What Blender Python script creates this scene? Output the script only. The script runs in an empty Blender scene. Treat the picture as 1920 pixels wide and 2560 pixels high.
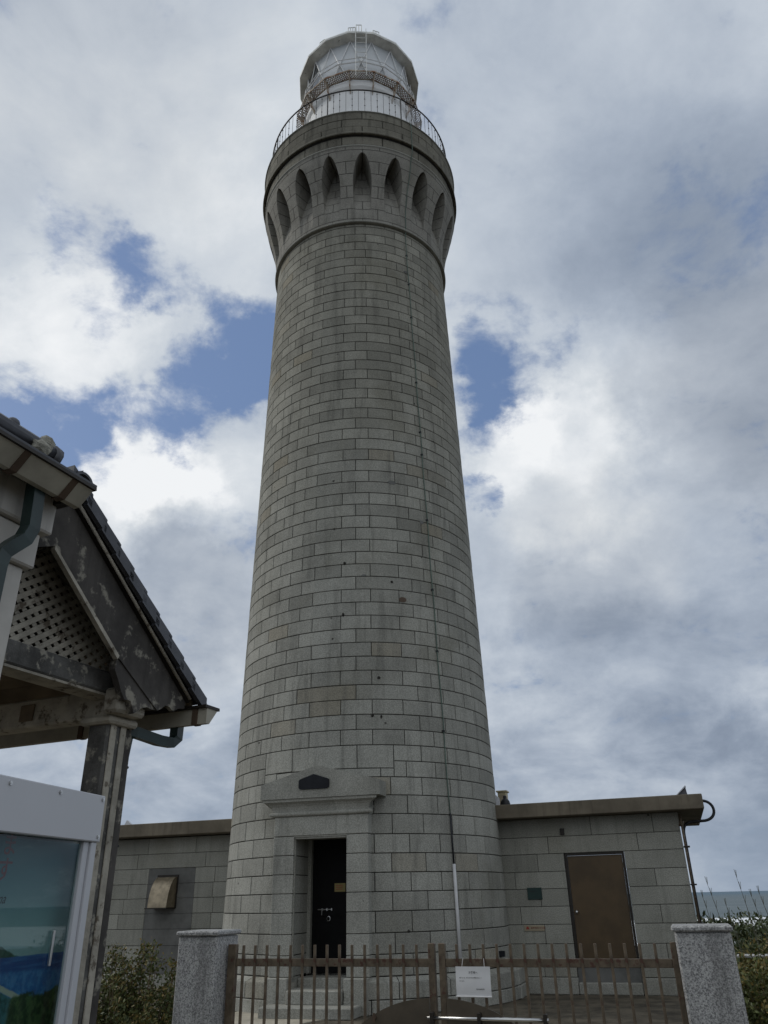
import bpy, math, random
from mathutils import Vector, Matrix
random.seed(7)
S = bpy.context.scene
col = S.collection
R_ = math.radians
sin, cos, pi = math.sin, math.cos, math.pi

# ------------------------------------------------------------------ camera
EYE = 1.6
PITCH, ROLL = R_(26.7), 0.0227
r0 = Vector((1, 0, 0)); u0 = Vector((0, -sin(PITCH), cos(PITCH))); f0 = Vector((0, cos(PITCH), sin(PITCH)))
rr = r0*cos(ROLL) - u0*sin(ROLL); uu = u0*cos(ROLL) + r0*sin(ROLL)
cd = bpy.data.cameras.new('camera'); cam = bpy.data.objects.new('camera', cd); col.objects.link(cam)
M = Matrix((rr, uu, -f0)).transposed().to_4x4(); M.translation = Vector((0, 0, EYE))
cam.matrix_world = M
cd.sensor_fit = 'VERTICAL'; cd.sensor_height = 24.0; cd.sensor_width = 18.0
cd.lens = 24.0*1923.0/2560.0
cd.clip_start = 0.05; cd.clip_end = 30000
S.camera = cam
S.view_settings.view_transform = 'Standard'; S.view_settings.look = 'None'
S.view_settings.exposure = 0.0; S.view_settings.gamma = 1.0

# ------------------------------------------------------------------ node maths helper
class NX:
    def __init__(s, nt, sock): s.nt = nt; s.s = sock
    def _m(s, op, *a, clamp=False):
        n = s.nt.nodes.new('ShaderNodeMath'); n.operation = op; n.use_clamp = clamp
        for i, v in enumerate((s,)+a):
            if isinstance(v, NX): s.nt.links.new(v.s, n.inputs[i])
            else: n.inputs[i].default_value = v
        return NX(s.nt, n.outputs[0])
    def __add__(s, o): return s._m('ADD', o)
    def __radd__(s, o): return s._m('ADD', o)
    def __sub__(s, o): return s._m('SUBTRACT', o)
    def __rsub__(s, o): return (s._m('MULTIPLY', -1.0))._m('ADD', o)
    def __mul__(s, o): return s._m('MULTIPLY', o)
    def __rmul__(s, o): return s._m('MULTIPLY', o)
    def __truediv__(s, o): return s._m('DIVIDE', o)
    def f(s, op, *a, clamp=False): return s._m(op, *a, clamp=clamp)
    def ss(s, a, b, c=0.0, d=1.0, smooth=True):
        n = s.nt.nodes.new('ShaderNodeMapRange'); n.interpolation_type = 'SMOOTHSTEP' if smooth else 'LINEAR'
        s.nt.links.new(s.s, n.inputs[0])
        for i, v in zip((1, 2, 3, 4), (a, b, c, d)): n.inputs[i].default_value = v
        return NX(s.nt, n.outputs[0])

def nnode(nt, typ, **kw):
    n = nt.nodes.new(typ)
    for k, v in kw.items(): setattr(n, k, v)
    return n
def nlink(nt, a, b): nt.links.new(a.s if isinstance(a, NX) else a, b)
def noise(nt, vec, scale, detail=4, rough=.55, dist=0.0, out=0):
    n = nnode(nt, 'ShaderNodeTexNoise'); nlink(nt, vec, n.inputs['Vector'])
    n.inputs['Scale'].default_value = scale; n.inputs['Detail'].default_value = detail
    n.inputs['Roughness'].default_value = rough; n.inputs['Distortion'].default_value = dist
    return NX(nt, n.outputs[out])
def mapping(nt, vec, scale=(1, 1, 1), loc=(0, 0, 0)):
    n = nnode(nt, 'ShaderNodeMapping'); nlink(nt, vec, n.inputs[0])
    n.inputs['Scale'].default_value = scale; n.inputs['Location'].default_value = loc
    return NX(nt, n.outputs[0])
def mixc(nt, fac, a, b, mode='MIX'):
    n = nnode(nt, 'ShaderNodeMix', data_type='RGBA', blend_type=mode)
    if isinstance(fac, NX): nlink(nt, fac, n.inputs[0])
    else: n.inputs[0].default_value = fac
    for i, v in ((6, a), (7, b)):
        if isinstance(v, (NX,)) : nlink(nt, v, n.inputs[i])
        elif hasattr(v, 'is_output'): nt.links.new(v, n.inputs[i])
        else: n.inputs[i].default_value = (*v, 1) if len(v) == 3 else v
    return NX(nt, n.outputs[2])

# ------------------------------------------------------------------ world: broken cloud over a pale blue sky
SUN_AZ, SUN_EL = -72.0, 34.0
w = bpy.data.worlds.new('World'); S.world = w; w.use_nodes = True
nt = w.node_tree; nt.nodes.clear()
tc = nnode(nt, 'ShaderNodeTexCoord')
sky = nnode(nt, 'ShaderNodeTexSky', sky_type='NISHITA'); sky.sun_disc = False
sky.sun_elevation = R_(SUN_EL); sky.sun_rotation = R_(SUN_AZ); sky.air_density = 1.0; sky.dust_density = 1.0
D0 = NX(nt, tc.outputs['Generated'])
wn = nnode(nt, 'ShaderNodeTexNoise'); nlink(nt, D0, wn.inputs['Vector']); wn.inputs['Scale'].default_value = 8.5; wn.inputs['Detail'].default_value = 7; wn.inputs['Roughness'].default_value = .6
off = nnode(nt, 'ShaderNodeVectorMath', operation='SUBTRACT'); nt.links.new(wn.outputs['Color'], off.inputs[0]); off.inputs[1].default_value = (.5, .5, .5)
offs = nnode(nt, 'ShaderNodeVectorMath', operation='SCALE'); nt.links.new(off.outputs[0], offs.inputs[0]); offs.inputs['Scale'].default_value = .20
add = nnode(nt, 'ShaderNodeVectorMath', operation='ADD'); nlink(nt, D0, add.inputs[0]); nt.links.new(offs.outputs[0], add.inputs[1])
nrm = nnode(nt, 'ShaderNodeVectorMath', operation='NORMALIZE'); nt.links.new(add.outputs[0], nrm.inputs[0])
DW = nrm.outputs[0]
def blob(az, el, rad, amp, warp=True, inner=.0):
    a, e = R_(az), R_(el)
    n = nnode(nt, 'ShaderNodeVectorMath', operation='DOT_PRODUCT')
    if warp: nt.links.new(DW, n.inputs[0])
    else: nlink(nt, D0, n.inputs[0])
    n.inputs[1].default_value = (sin(a)*cos(e), cos(a)*cos(e), sin(e))
    return NX(nt, n.outputs['Value']).ss(cos(R_(rad)), cos(R_(rad*inner)), 0, amp)
def total(lst):
    t = lst[0]
    for x in lst[1:]: t = t + x
    return t
sp = nnode(nt, 'ShaderNodeSeparateXYZ'); nlink(nt, D0, sp.inputs[0])
dx, dy, dz = (NX(nt, sp.outputs[i]) for i in range(3))
den = dz.f('MAXIMUM', 0.0) + 0.42
cb = nnode(nt, 'ShaderNodeCombineXYZ'); nlink(nt, dx/den, cb.inputs[0]); nlink(nt, dy/den, cb.inputs[1]); nlink(nt, dz*0.6, cb.inputs[2])
P = NX(nt, cb.outputs[0])
n1 = noise(nt, P, 3.0, 11, .58, .25)
n2 = noise(nt, mapping(nt, P, loc=(4.3, 1.7, 2.2)), 1.9, 7, .55, .2)
n3 = noise(nt, mapping(nt, P, loc=(9.1, 3.7, 5.2)), 5.5, 12, .62, .35)
n4 = noise(nt, mapping(nt, P, loc=(2.1, 8.7, 1.2)), 17, 8, .6, .2)
holes = total([blob(-12.2, 38.8, 5.7, .60, inner=.25), blob(-10.2, 36.8, 4.6, .50), blob(-16.0, 33.4, 4.4, .28), blob(-19.5, 33.6, 5.0, .34),
               blob(-25.0, 31.2, 5.6, .44), blob(-29.0, 29.8, 4.2, .38), blob(-26.5, 41.0, 5.0, .36), blob(-21.0, 42.4, 4.2, .28), blob(-17.5, 37.6, 4.0, .08),
               blob(-13.6, 31.0, 4.2, .22), blob(8.8, 37.0, 3.9, .29), blob(12.2, 37.6, 5.4, .30), blob(7.7, 27.7, 2.7, .50), blob(8.8, 33.6, 3.2, .26),
               blob(-33.0, 34.0, 4.5, .22)])
cov = (n1*0.6 + n3*1.55 + n4*.95 - .83 - holes*1.0).ss(.05, .60)
low = dz.ss(.05, .45, 1, 0)
brt = total([(n2-.5)*(low*.75+1.1), (n3-.5)*(low*.45+.60), (n1-.5)*.40, (n4-.5)*.15]) + 0.46 - low*.10
brt = brt + total([blob(180, 35, 95, .26, warp=False), blob(-30, 50, 20, .14), blob(-27, 37, 8, .22), blob(-20, 29.5, 7, .46), blob(-22, 25.5, 6, .34), blob(-27, 36, 6, .12), blob(-12, 29, 6, .26),  # first blob: unseen bright cloud added behind the camera to fill the tower front
                   blob(-16, 36, 4, .15), blob(14, 29.5, 8, .34), blob(10.5, 31, 5, .22), blob(18, 34, 8, .14), blob(0, 58, 16, .10),
                   blob(18.3, 1.5, 3.2, .12), blob(-14, 14, 6, .14), blob(10, 45, 10, .12), blob(18, 9.0, 5, .06), blob(-20, 44, 9, .12),
                   blob(22, 49, 17, -.24), blob(24, 44, 10, -.12), blob(30, 31, 10, -.24), blob(34, 27, 8, -.12), blob(16, 11, 10, -.28), blob(22, 5, 9, -.34), blob(14, 15.5, 5, -.10), blob(11, 7, 5, -.06), blob(-15, 20.5, 8, -.26), blob(-14, 7, 8, -.18),
                   blob(27, 20, 9, -.10), blob(36, 42, 11, -.10), blob(14, 19.5, 6, -.10), blob(-8, 60, 12, -.05), blob(-37, 57, 9, -.12)])
ramp = nnode(nt, 'ShaderNodeValToRGB'); nlink(nt, brt*.72 + .28, ramp.inputs[0])
cr = ramp.color_ramp; cr.elements[0].position = 0.0; cr.elements[0].color = (.17, .21, .285, 1)
cr.elements[1].position = 1.0; cr.elements[1].color = (.88, .90, .92, 1)
for p_, c_ in ((.28, (.265, .318, .405)), (.46, (.375, .432, .52)), (.64, (.51, .565, .64)), (.80, (.64, .685, .735))):
    e_ = cr.elements.new(p_); e_.color = (*c_, 1)
warm = total([blob(33, 31, 13, .75), blob(-14, 20, 8, .5), blob(-35, 55, 16, .45), blob(16, 22, 8, .5)]).f('MINIMUM', 1.0)
cl = mixc(nt, warm*.55, NX(nt, ramp.outputs[0]), mixc(nt, 1.0, NX(nt, ramp.outputs[0]), (1.06, .99, .905), 'MULTIPLY'))
SKY_K = 0.10
cl10 = mixc(nt, 1.0, cl, (1/SKY_K,)*3, 'MULTIPLY')
cl10.s.node.clamp_result = False
blue = mixc(nt, .6, NX(nt, sky.outputs[0]), (.165/SKY_K, .255/SKY_K, .47/SKY_K))
fin = mixc(nt, cov, blue, cl10)
lowhaze = dz.ss(0.0, .16, 1.0, 0.0)
fin = mixc(nt, lowhaze*.62, fin, (.27/SKY_K, .335/SKY_K, .43/SKY_K))
bg = nnode(nt, 'ShaderNodeBackground'); nlink(nt, fin, bg.inputs[0]); bg.inputs[1].default_value = SKY_K
wo = nnode(nt, 'ShaderNodeOutputWorld'); nt.links.new(bg.outputs[0], wo.inputs[0])

sl = bpy.data.lights.new('sun', 'SUN'); sl.energy = 1.35; sl.angle = R_(12); sl.color = (1, .955, .88)
so = bpy.data.objects.new('sun', sl); col.objects.link(so)
a, e = R_(SUN_AZ), R_(SUN_EL)
so.rotation_euler = Vector((sin(a)*cos(e), cos(a)*cos(e), sin(e))).to_track_quat('Z', 'Y').to_euler()
so.location = (-20, 10, 40)

# ------------------------------------------------------------------ materials
def newmat(name):
    m = bpy.data.materials.new(name); m.use_nodes = True
    t = m.node_tree; b = t.nodes['Principled BSDF']
    b.inputs['Specular IOR Level'].default_value = .3
    return m, t, b
def bump(t, b, h, dist, strength=1.0):
    n = nnode(t, 'ShaderNodeBump'); n.inputs['Distance'].default_value = dist; n.inputs['Strength'].default_value = strength
    nlink(t, h, n.inputs['Height']); t.links.new(n.outputs[0], b.inputs['Normal'])
def objco(t): return NX(t, nnode(t, 'ShaderNodeTexCoord').outputs['Object'])
def simple(name, base, rough=.6, metal=0, var=.15, scale=6, rust=None, rustamt=.5, spec=.3, streak=False, bmp=0):
    m, t, b = newmat(name); co = objco(t)
    n = noise(t, co, scale, 6, .6)
    c = mixc(t, n.ss(.3, .7), tuple(x*(1-var) for x in base), tuple(min(1, x*(1+var)) for x in base))
    if streak:
        s2 = noise(t, mapping(t, co, (14, 14, 1.2)), 1.0, 5, .6)
        c = mixc(t, s2.ss(.5, .72, 0, .5), c, tuple(x*.5 for x in base))
    if rust:
        r = noise(t, co, scale*1.7, 7, .65)
        c = mixc(t, r.ss(1-rustamt, 1-rustamt+.1), c, rust)
    nlink(t, c, b.inputs['Base Color']); b.inputs['Roughness'].default_value = rough
    b.inputs['Metallic'].default_value = metal; b.inputs['Specular IOR Level'].default_value = spec
    if bmp: bump(t, b, noise(t, co, scale*6, 5, .6), bmp)
    return m
def stone(name, dark, light, tone=True, speck=55, warmc=(.27, .235, .17), gain=1.0, stain=.5, joints=None, pits=True, weather=False):
    m, t, b = newmat(name); co = objco(t)
    if tone:
        at = nnode(t, 'ShaderNodeAttribute', attribute_name='tone')
        sepc = nnode(t, 'ShaderNodeSeparateColor'); t.links.new(at.outputs['Color'], sepc.inputs[0])
        t1, t2 = NX(t, sepc.outputs[0]), NX(t, sepc.outputs[1])
    else:
        t1 = noise(t, co, 1.1, 2); t2 = noise(t, mapping(t, co, loc=(5, 5, 5)), 1.0, 2)
    k = t1*.42 + noise(t, co, 1.3, 6, .6)*1.05 - .24 - t2.ss(.06, .0)*.3
    c = mixc(t, k.ss(0, 1), dark, light)
    c = mixc(t, t2.ss(.94, .99, 0, .45), c, warmc)
    # vertical rain streaks, drifting lichen grime
    st = noise(t, mapping(t, co, (5.5, 5.5, .55)), 1.0, 7, .62, .4)
    c = mixc(t, st.ss(.48, .74, 0, stain), c, tuple(x*.52 for x in dark))
    g = noise(t, mapping(t, co, loc=(3, 8, 1)), .55, 6, .62)
    c = mixc(t, g.ss(.52, .72, 0, .35), c, (.15, .14, .10))
    # granite speckle
    s1 = noise(t, co, speck, 3, .7)
    c = mixc(t, s1.ss(.40, .60), mixc(t, 1.0, c, (.80, .80, .80), 'MULTIPLY'), mixc(t, 1.0, c, (1.17, 1.17, 1.17), 'MULTIPLY'))
    hgt = s1*.5 + noise(t, co, 9, 5, .65)*1.2
    if pits:
        v = nnode(t, 'ShaderNodeTexVoronoi'); v.inputs['Scale'].default_value = 3.1; nlink(t, co, v.inputs['Vector'])
        wv = noise(t, co, 14, 4, .6)
        pv = (NX(t, v.outputs['Distance']) + wv*.10 - .05)
        gate = NX(t, nnode(t, 'ShaderNodeSeparateColor').outputs[0]); t.links.new(v.outputs['Color'], gate.s.node.inputs[0])
        pm = pv.ss(.05, .085, 1, 0) * gate.ss(.76, .80)
        c = mixc(t, pm*.8, c, (.035, .033, .03)); hgt = hgt - pm*2.5
    if joints:
        (h, z0, nseg, ph, jw) = joints
        s = nnode(t, 'ShaderNodeSeparateXYZ'); nlink(t, co, s.inputs[0]); X, Y, Z = (NX(t, s.outputs[i]) for i in range(3))
        v_ = (Z - z0)/h; row = v_.f('FLOOR'); fz = v_ - row
        jz = (fz - .5).f('ABSOLUTE').ss(.5-jw/h, .5-jw/h*.4, 0, 1)
        u_ = X.f('ARCTAN2', Y*-1.0)*(nseg/(2*pi)) + ph + (row*.5)
        fu = u_ - u_.f('FLOOR')
        ju = (fu - .5).f('ABSOLUTE').ss(.5-jw*nseg/16.5, .5-jw*.4*nseg/16.5, 0, 1)
        j = jz.f('MAXIMUM', ju)
        c = mixc(t, j*.85, c, (.045, .042, .036)); hgt = hgt - j*3
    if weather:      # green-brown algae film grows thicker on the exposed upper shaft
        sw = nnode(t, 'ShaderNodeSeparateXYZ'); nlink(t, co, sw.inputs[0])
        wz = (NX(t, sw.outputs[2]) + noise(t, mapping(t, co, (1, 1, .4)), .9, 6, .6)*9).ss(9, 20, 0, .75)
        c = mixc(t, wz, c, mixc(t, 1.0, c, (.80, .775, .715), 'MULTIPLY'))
    if gain != 1.0: c = mixc(t, 1.0, c, (gain,)*3, 'MULTIPLY')
    nlink(t, c, b.inputs['Base Color']); b.inputs['Roughness'].default_value = .9; b.inputs['Specular IOR Level'].default_value = .15
    bump(t, b, hgt, .006)
    return m
MT = {}
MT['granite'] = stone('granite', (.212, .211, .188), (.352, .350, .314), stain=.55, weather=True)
MT['granite_plain'] = stone('granite_plain', (.213, .211, .186), (.335, .332, .296), tone=False, stain=.3, pits=False)
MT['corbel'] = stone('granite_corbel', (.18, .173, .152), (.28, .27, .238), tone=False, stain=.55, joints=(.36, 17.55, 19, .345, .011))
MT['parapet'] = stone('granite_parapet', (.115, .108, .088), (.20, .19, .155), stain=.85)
MT['mortar'] = simple('mortar', (.024, .022, .019), .95, var=.3)
MT['annexstone'] = stone('annex_stone', (.212, .211, .183), (.325, .322, .282), stain=.35, speck=60)
MT['patch'] = simple('cement_patch', (.125, .125, .118), .95, var=.2, scale=3, bmp=.004)
MT['concrete'] = simple('roof_concrete', (.15, .128, .095), .9, var=.25, scale=1.6, streak=True, bmp=.004)
MT['white'] = simple('white_paint', (.62, .64, .66), .55, var=.08, scale=2, rust=(.20, .10, .045), rustamt=.27, streak=True)
MT['whiteclean'] = simple('white_enamel', (.72, .72, .71), .45, var=.06, scale=2, rust=(.24, .15, .09), rustamt=.22)
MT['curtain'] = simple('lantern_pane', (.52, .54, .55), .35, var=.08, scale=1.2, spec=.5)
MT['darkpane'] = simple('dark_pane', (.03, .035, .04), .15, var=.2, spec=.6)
MT['rustwhite'] = simple('rusting_white_paint', (.36, .31, .25), .7, var=.3, scale=5, rust=(.20, .085, .035), rustamt=.50)
MT['railing'] = simple('railing_iron', (.05, .047, .045), .6, var=.3, rust=(.12, .05, .025), rustamt=.4)
MT['eave'] = simple('lantern_eave', (.74, .74, .70), .6, var=.2, scale=3, rust=(.13, .09, .05), rustamt=.36)
MT['bronze'] = simple('gate_bronze', (.125, .098, .068), .5, metal=.25, var=.3, scale=14, rust=(.085, .042, .03), rustamt=.46)
MT['panel'] = simple('gate_panel', (.088, .072, .052), .5, metal=.2, var=.2, scale=5, rust=(.06, .035, .02), rustamt=.33)
MT['steel'] = simple('stainless', (.55, .55, .54), .28, metal=1, var=.1)
MT['black'] = simple('black_paint', (.0035, .0035, .004), .6, var=.3, spec=.12)
MT['blackrubber'] = simple('black_rubber', (.014, .015, .018), .5, var=.3)
MT['plaque'] = simple('dark_plaque', (.008, .009, .012), .4, var=.3, spec=.2)
MT['greenplaque'] = simple('green_plaque', (.014, .034, .030), .4, var=.2)
MT['brass'] = simple('brass_sticker', (.22, .18, .065), .5, var=.15)
MT['signtext'] = simple('sign_text', (.17, .07, .045), .6)
MT['beige'] = simple('beige_sign', (.30, .255, .18), .6, var=.1)
MT['redpaint'] = simple('red_paint', (.30, .05, .035), .6)
MT['ink'] = simple('ink', (.02, .02, .022), .7)
MT['brown'] = simple('brown_door', (.074, .048, .022), .45, var=.16, scale=3, spec=.35)
MT['frame'] = simple('dark_frame', (.02, .016, .012), .5)
MT['wood'] = simple('weathered_wood', (.10, .098, .092), .85, var=.4, scale=7, rust=(.30, .285, .24), rustamt=.46, streak=True, bmp=.006)
MT['woodpale'] = simple('peeling_white_wood', (.36, .335, .28), .85, var=.25, scale=7, rust=(.12, .10, .075), rustamt=.45, bmp=.006)
MT['wooddark'] = simple('barge_board_wood', (.060, .055, .050), .8, var=.35, scale=5, rust=(.25, .235, .195), rustamt=.45, streak=True, bmp=.003)
MT['soffit'] = simple('soffit_boards', (.16, .125, .085), .9, var=.3, scale=4)
MT['tile'] = simple('roof_tile', (.045, .047, .055), .42, var=.3, scale=8, spec=.5)
MT['mortarlump'] = simple('mortar_lump', (.34, .33, .28), .95, var=.3, scale=20, bmp=.01)
MT['whitewall'] = simple('white_wall', (.52, .50, .46), .8, var=.12, scale=2.5, streak=True)
MT['gutter'] = simple('gutter_white', (.36, .34, .28), .6, var=.16, scale=6, rust=(.22, .13, .06), rustamt=.33)
MT['gutterjoint'] = simple('gutter_joint', (.085, .058, .04), .7, rust=(.16, .07, .03), rustamt=.4)
MT['greenpipe'] = simple('green_copper_pipe', (.014, .030, .028), .38, var=.3, scale=9, spec=.5)
MT['greenwire'] = simple('green_cable', (.085, .125, .10), .6, var=.2)
MT['conduit'] = simple('white_conduit', (.50, .50, .50), .5, var=.08)
MT['alu'] = simple('white_aluminium', (.50, .51, .535), .38, var=.03, scale=1, spec=.5)
MT['ground'] = simple('dark_earth', (.085, .072, .052), .95, var=.45, scale=2.4, rust=(.12, .105, .078), rustamt=.42, bmp=.02)
MT['path'] = simple('pale_concrete', (.36, .33, .265), .9, var=.16, scale=3, rust=(.24, .20, .15), rustamt=.35, bmp=.004)
MT['solar'] = simple('panel_back', (.10, .10, .11), .4)
MT['paper'] = simple('laminated_paper', (.62, .62, .62), .35, var=.05, scale=5, spec=.5)
MT['cream'] = simple('cream_box', (.42, .37, .24), .6)
MT['hood'] = simple('steel_hood', (.30, .25, .175), .42, metal=.55, var=.25, scale=7, rust=(.16, .10, .06), rustamt=.35)
MT['blockstone'] = simple('dark_granite_block', (.10, .115, .15), .6, var=.5, scale=60)

def wash():   # pillar faced with exposed-aggregate plaster
    m, t, b = newmat('washed_aggregate'); co = objco(t)
    s = noise(t, co, 105, 4, .75); s2 = noise(t, co, 45, 3, .6)
    c = mixc(t, (s*.7+s2*.3).ss(.38, .60), (.14, .14, .142), (.50, .50, .49))
    st = noise(t, mapping(t, co, (7, 7, .8)), 1.0, 6, .6)
    c = mixc(t, st.ss(.48, .72, 0, .55), c, (.10, .10, .095))
    nlink(t, c, b.inputs['Base Color']); b.inputs['Roughness'].default_value = .9
    bump(t, b, s, .008); return m
MT['wash'] = wash()
def leafmat(name, c1, c2, c3):
    m, t, b = newmat(name)
    at = nnode(t, 'ShaderNodeAttribute', attribute_name='tone')
    ra = nnode(t, 'ShaderNodeValToRGB'); sc = nnode(t, 'ShaderNodeSeparateColor'); t.links.new(at.outputs['Color'], sc.inputs[0]); t.links.new(sc.outputs[0], ra.inputs[0])
    ra.color_ramp.elements[0].color = (*c1, 1); ra.color_ramp.elements[1].color = (*c3, 1)
    e = ra.color_ramp.elements.new(.6); e.color = (*c2, 1)
    t.links.new(ra.outputs[0], b.inputs['Base Color']); b.inputs['Roughness'].default_value = .55
    return m
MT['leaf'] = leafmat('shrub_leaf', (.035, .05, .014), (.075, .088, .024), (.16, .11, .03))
MT['leafgreen'] = leafmat('scrub_leaf', (.028, .04, .014), (.055, .075, .024), (.12, .10, .035))
MT['twig'] = simple('twig', (.11, .08, .05), .9)
MT['iris'] = simple('strap_leaf', (.10, .18, .06), .45, var=.3)
MT['stalk'] = simple('dry_stalk', (.09, .09, .065), .9)
def seamat():
    m, t, b = newmat('sea_water'); co = objco(t)
    s = nnode(t, 'ShaderNodeSeparateXYZ'); nlink(t, co, s.inputs[0]); Y = NX(t, s.outputs[1])
    n = noise(t, mapping(t, co, (.010, .03, 1)), 1.0, 8, .65)
    c = mixc(t, n.ss(.3, .7), (.075, .104, .115), (.13, .158, .166))
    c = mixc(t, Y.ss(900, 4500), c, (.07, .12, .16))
    wc = noise(t, mapping(t, co, (.05, .22, 1)), 1.0, 5, .7)
    c = mixc(t, wc.ss(.665, .69), c, (.75, .78, .8))
    edge = noise(t, mapping(t, co, (.02, .02, 1)), 1.0, 6, .6)
    c = mixc(t, (Y + edge*90).ss(425, 440, 1, 0), c, (.8, .82, .83))
    nlink(t, c, b.inputs['Base Color']); b.inputs['Roughness'].default_value = .5; b.inputs['Specular IOR Level'].default_value = .12
    bump(t, b, noise(t, mapping(t, co, (.25, .7, 1)), 1.0, 5, .6), .6); return m
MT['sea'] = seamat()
def postermat():
    m, t, b = newmat('sea_poster_print'); co = objco(t)
    s = nnode(t, 'ShaderNodeSeparateXYZ'); nlink(t, co, s.inputs[0]); U = NX(t, s.outputs[1]); Z = NX(t, s.outputs[2])
    U = U - .7
    n = noise(t, co, 6, 6, .6, .4); nf = noise(t, co, 30, 5, .6)
    c = mixc(t, Z.ss(1.45, 1.82), (.20, .30, .31), (.035, .105, .135))
    c = mixc(t, noise(t, mapping(t, co, (3, 3, 11)), 1, 6, .6).ss(.5, .72, 0, .45), c, (.27, .35, .36))
    isl = (Z + (n-.5)*.05 + (U+.47).f('ABSOLUTE')*.32).ss(1.480, 1.486, 1, 0)
    c = mixc(t, isl, c, mixc(t, nf.ss(.4, .6), (.010, .045, .035), (.03, .08, .06)))
    c = mixc(t, (Z + (n-.5)*.012).ss(1.440, 1.444, 1, 0), c, mixc(t, noise(t, mapping(t, co, (4, 4, 60)), 1, 4, .6).ss(.4, .6), (.012, .055, .20), (.03, .10, .27)))
    c = mixc(t, (Z + (n-.5)*.05).ss(1.385, 1.405, 1, 0), c, mixc(t, nf.ss(.4, .6), (.02, .10, .28), (.05, .17, .36)))
    c = mixc(t, (Z + (U+.41)*.33 + (nf-.5)*.01 - 1.348).f('ABSOLUTE').ss(.006, .012, 1, 0), c, (.36, .36, .30))
    c = mixc(t, (Z + (U+.41)*.33 + (nf-.5)*.02).ss(1.335, 1.340, 1, 0), c, mixc(t, nf.ss(.4, .6), (.015, .06, .06), (.04, .13, .15)))
    c = mixc(t, (Z - (U+.30)*.15 + (n-.5)*.16 + (nf-.5)*.05).ss(1.295, 1.31, 1, 0)*U.ss(-.36, -.33), c, mixc(t, nf.ss(.4, .6), (.010, .03, .010), (.05, .09, .03)))
    nlink(t, c, b.inputs['Base Color']); b.inputs['Roughness'].default_value = .5; return m
MT['poster'] = postermat()
def glassmat():
    m, t, b = newmat('case_glass'); t.nodes.clear()
    o = nnode(t, 'ShaderNodeOutputMaterial'); g = nnode(t, 'ShaderNodeBsdfGlossy'); g.inputs['Roughness'].default_value = .02
    tr = nnode(t, 'ShaderNodeBsdfTransparent'); tr.inputs[0].default_value = (.86, .93, .92, 1)
    lw = nnode(t, 'ShaderNodeLayerWeight'); lw.inputs[0].default_value = .5
    f = (NX(t, lw.outputs['Facing'])  .f('POWER', 5.0)*.9 + .035).s.node
    mx = nnode(t, 'ShaderNodeMixShader'); t.links.new(f.outputs[0], mx.inputs[0]); t.links.new(tr.outputs[0], mx.inputs[1]); t.links.new(g.outputs[0], mx.inputs[2])
    t.links.new(mx.outputs[0], o.inputs[0]); return m
MT['glass'] = glassmat()
def netmat():
    m, t, b = newmat('clear_windscreen'); t.nodes.clear()
    o = nnode(t, 'ShaderNodeOutputMaterial'); g = nnode(t, 'ShaderNodeBsdfDiffuse'); g.inputs[0].default_value = (.75, .77, .8, 1)
    tr = nnode(t, 'ShaderNodeBsdfTransparent')
    mx = nnode(t, 'ShaderNodeMixShader'); mx.inputs[0].default_value = .22; t.links.new(tr.outputs[0], mx.inputs[1]); t.links.new(g.outputs[0], mx.inputs[2])
    t.links.new(mx.outputs[0], o.inputs[0]); return m
MT['net'] = netmat()

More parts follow.
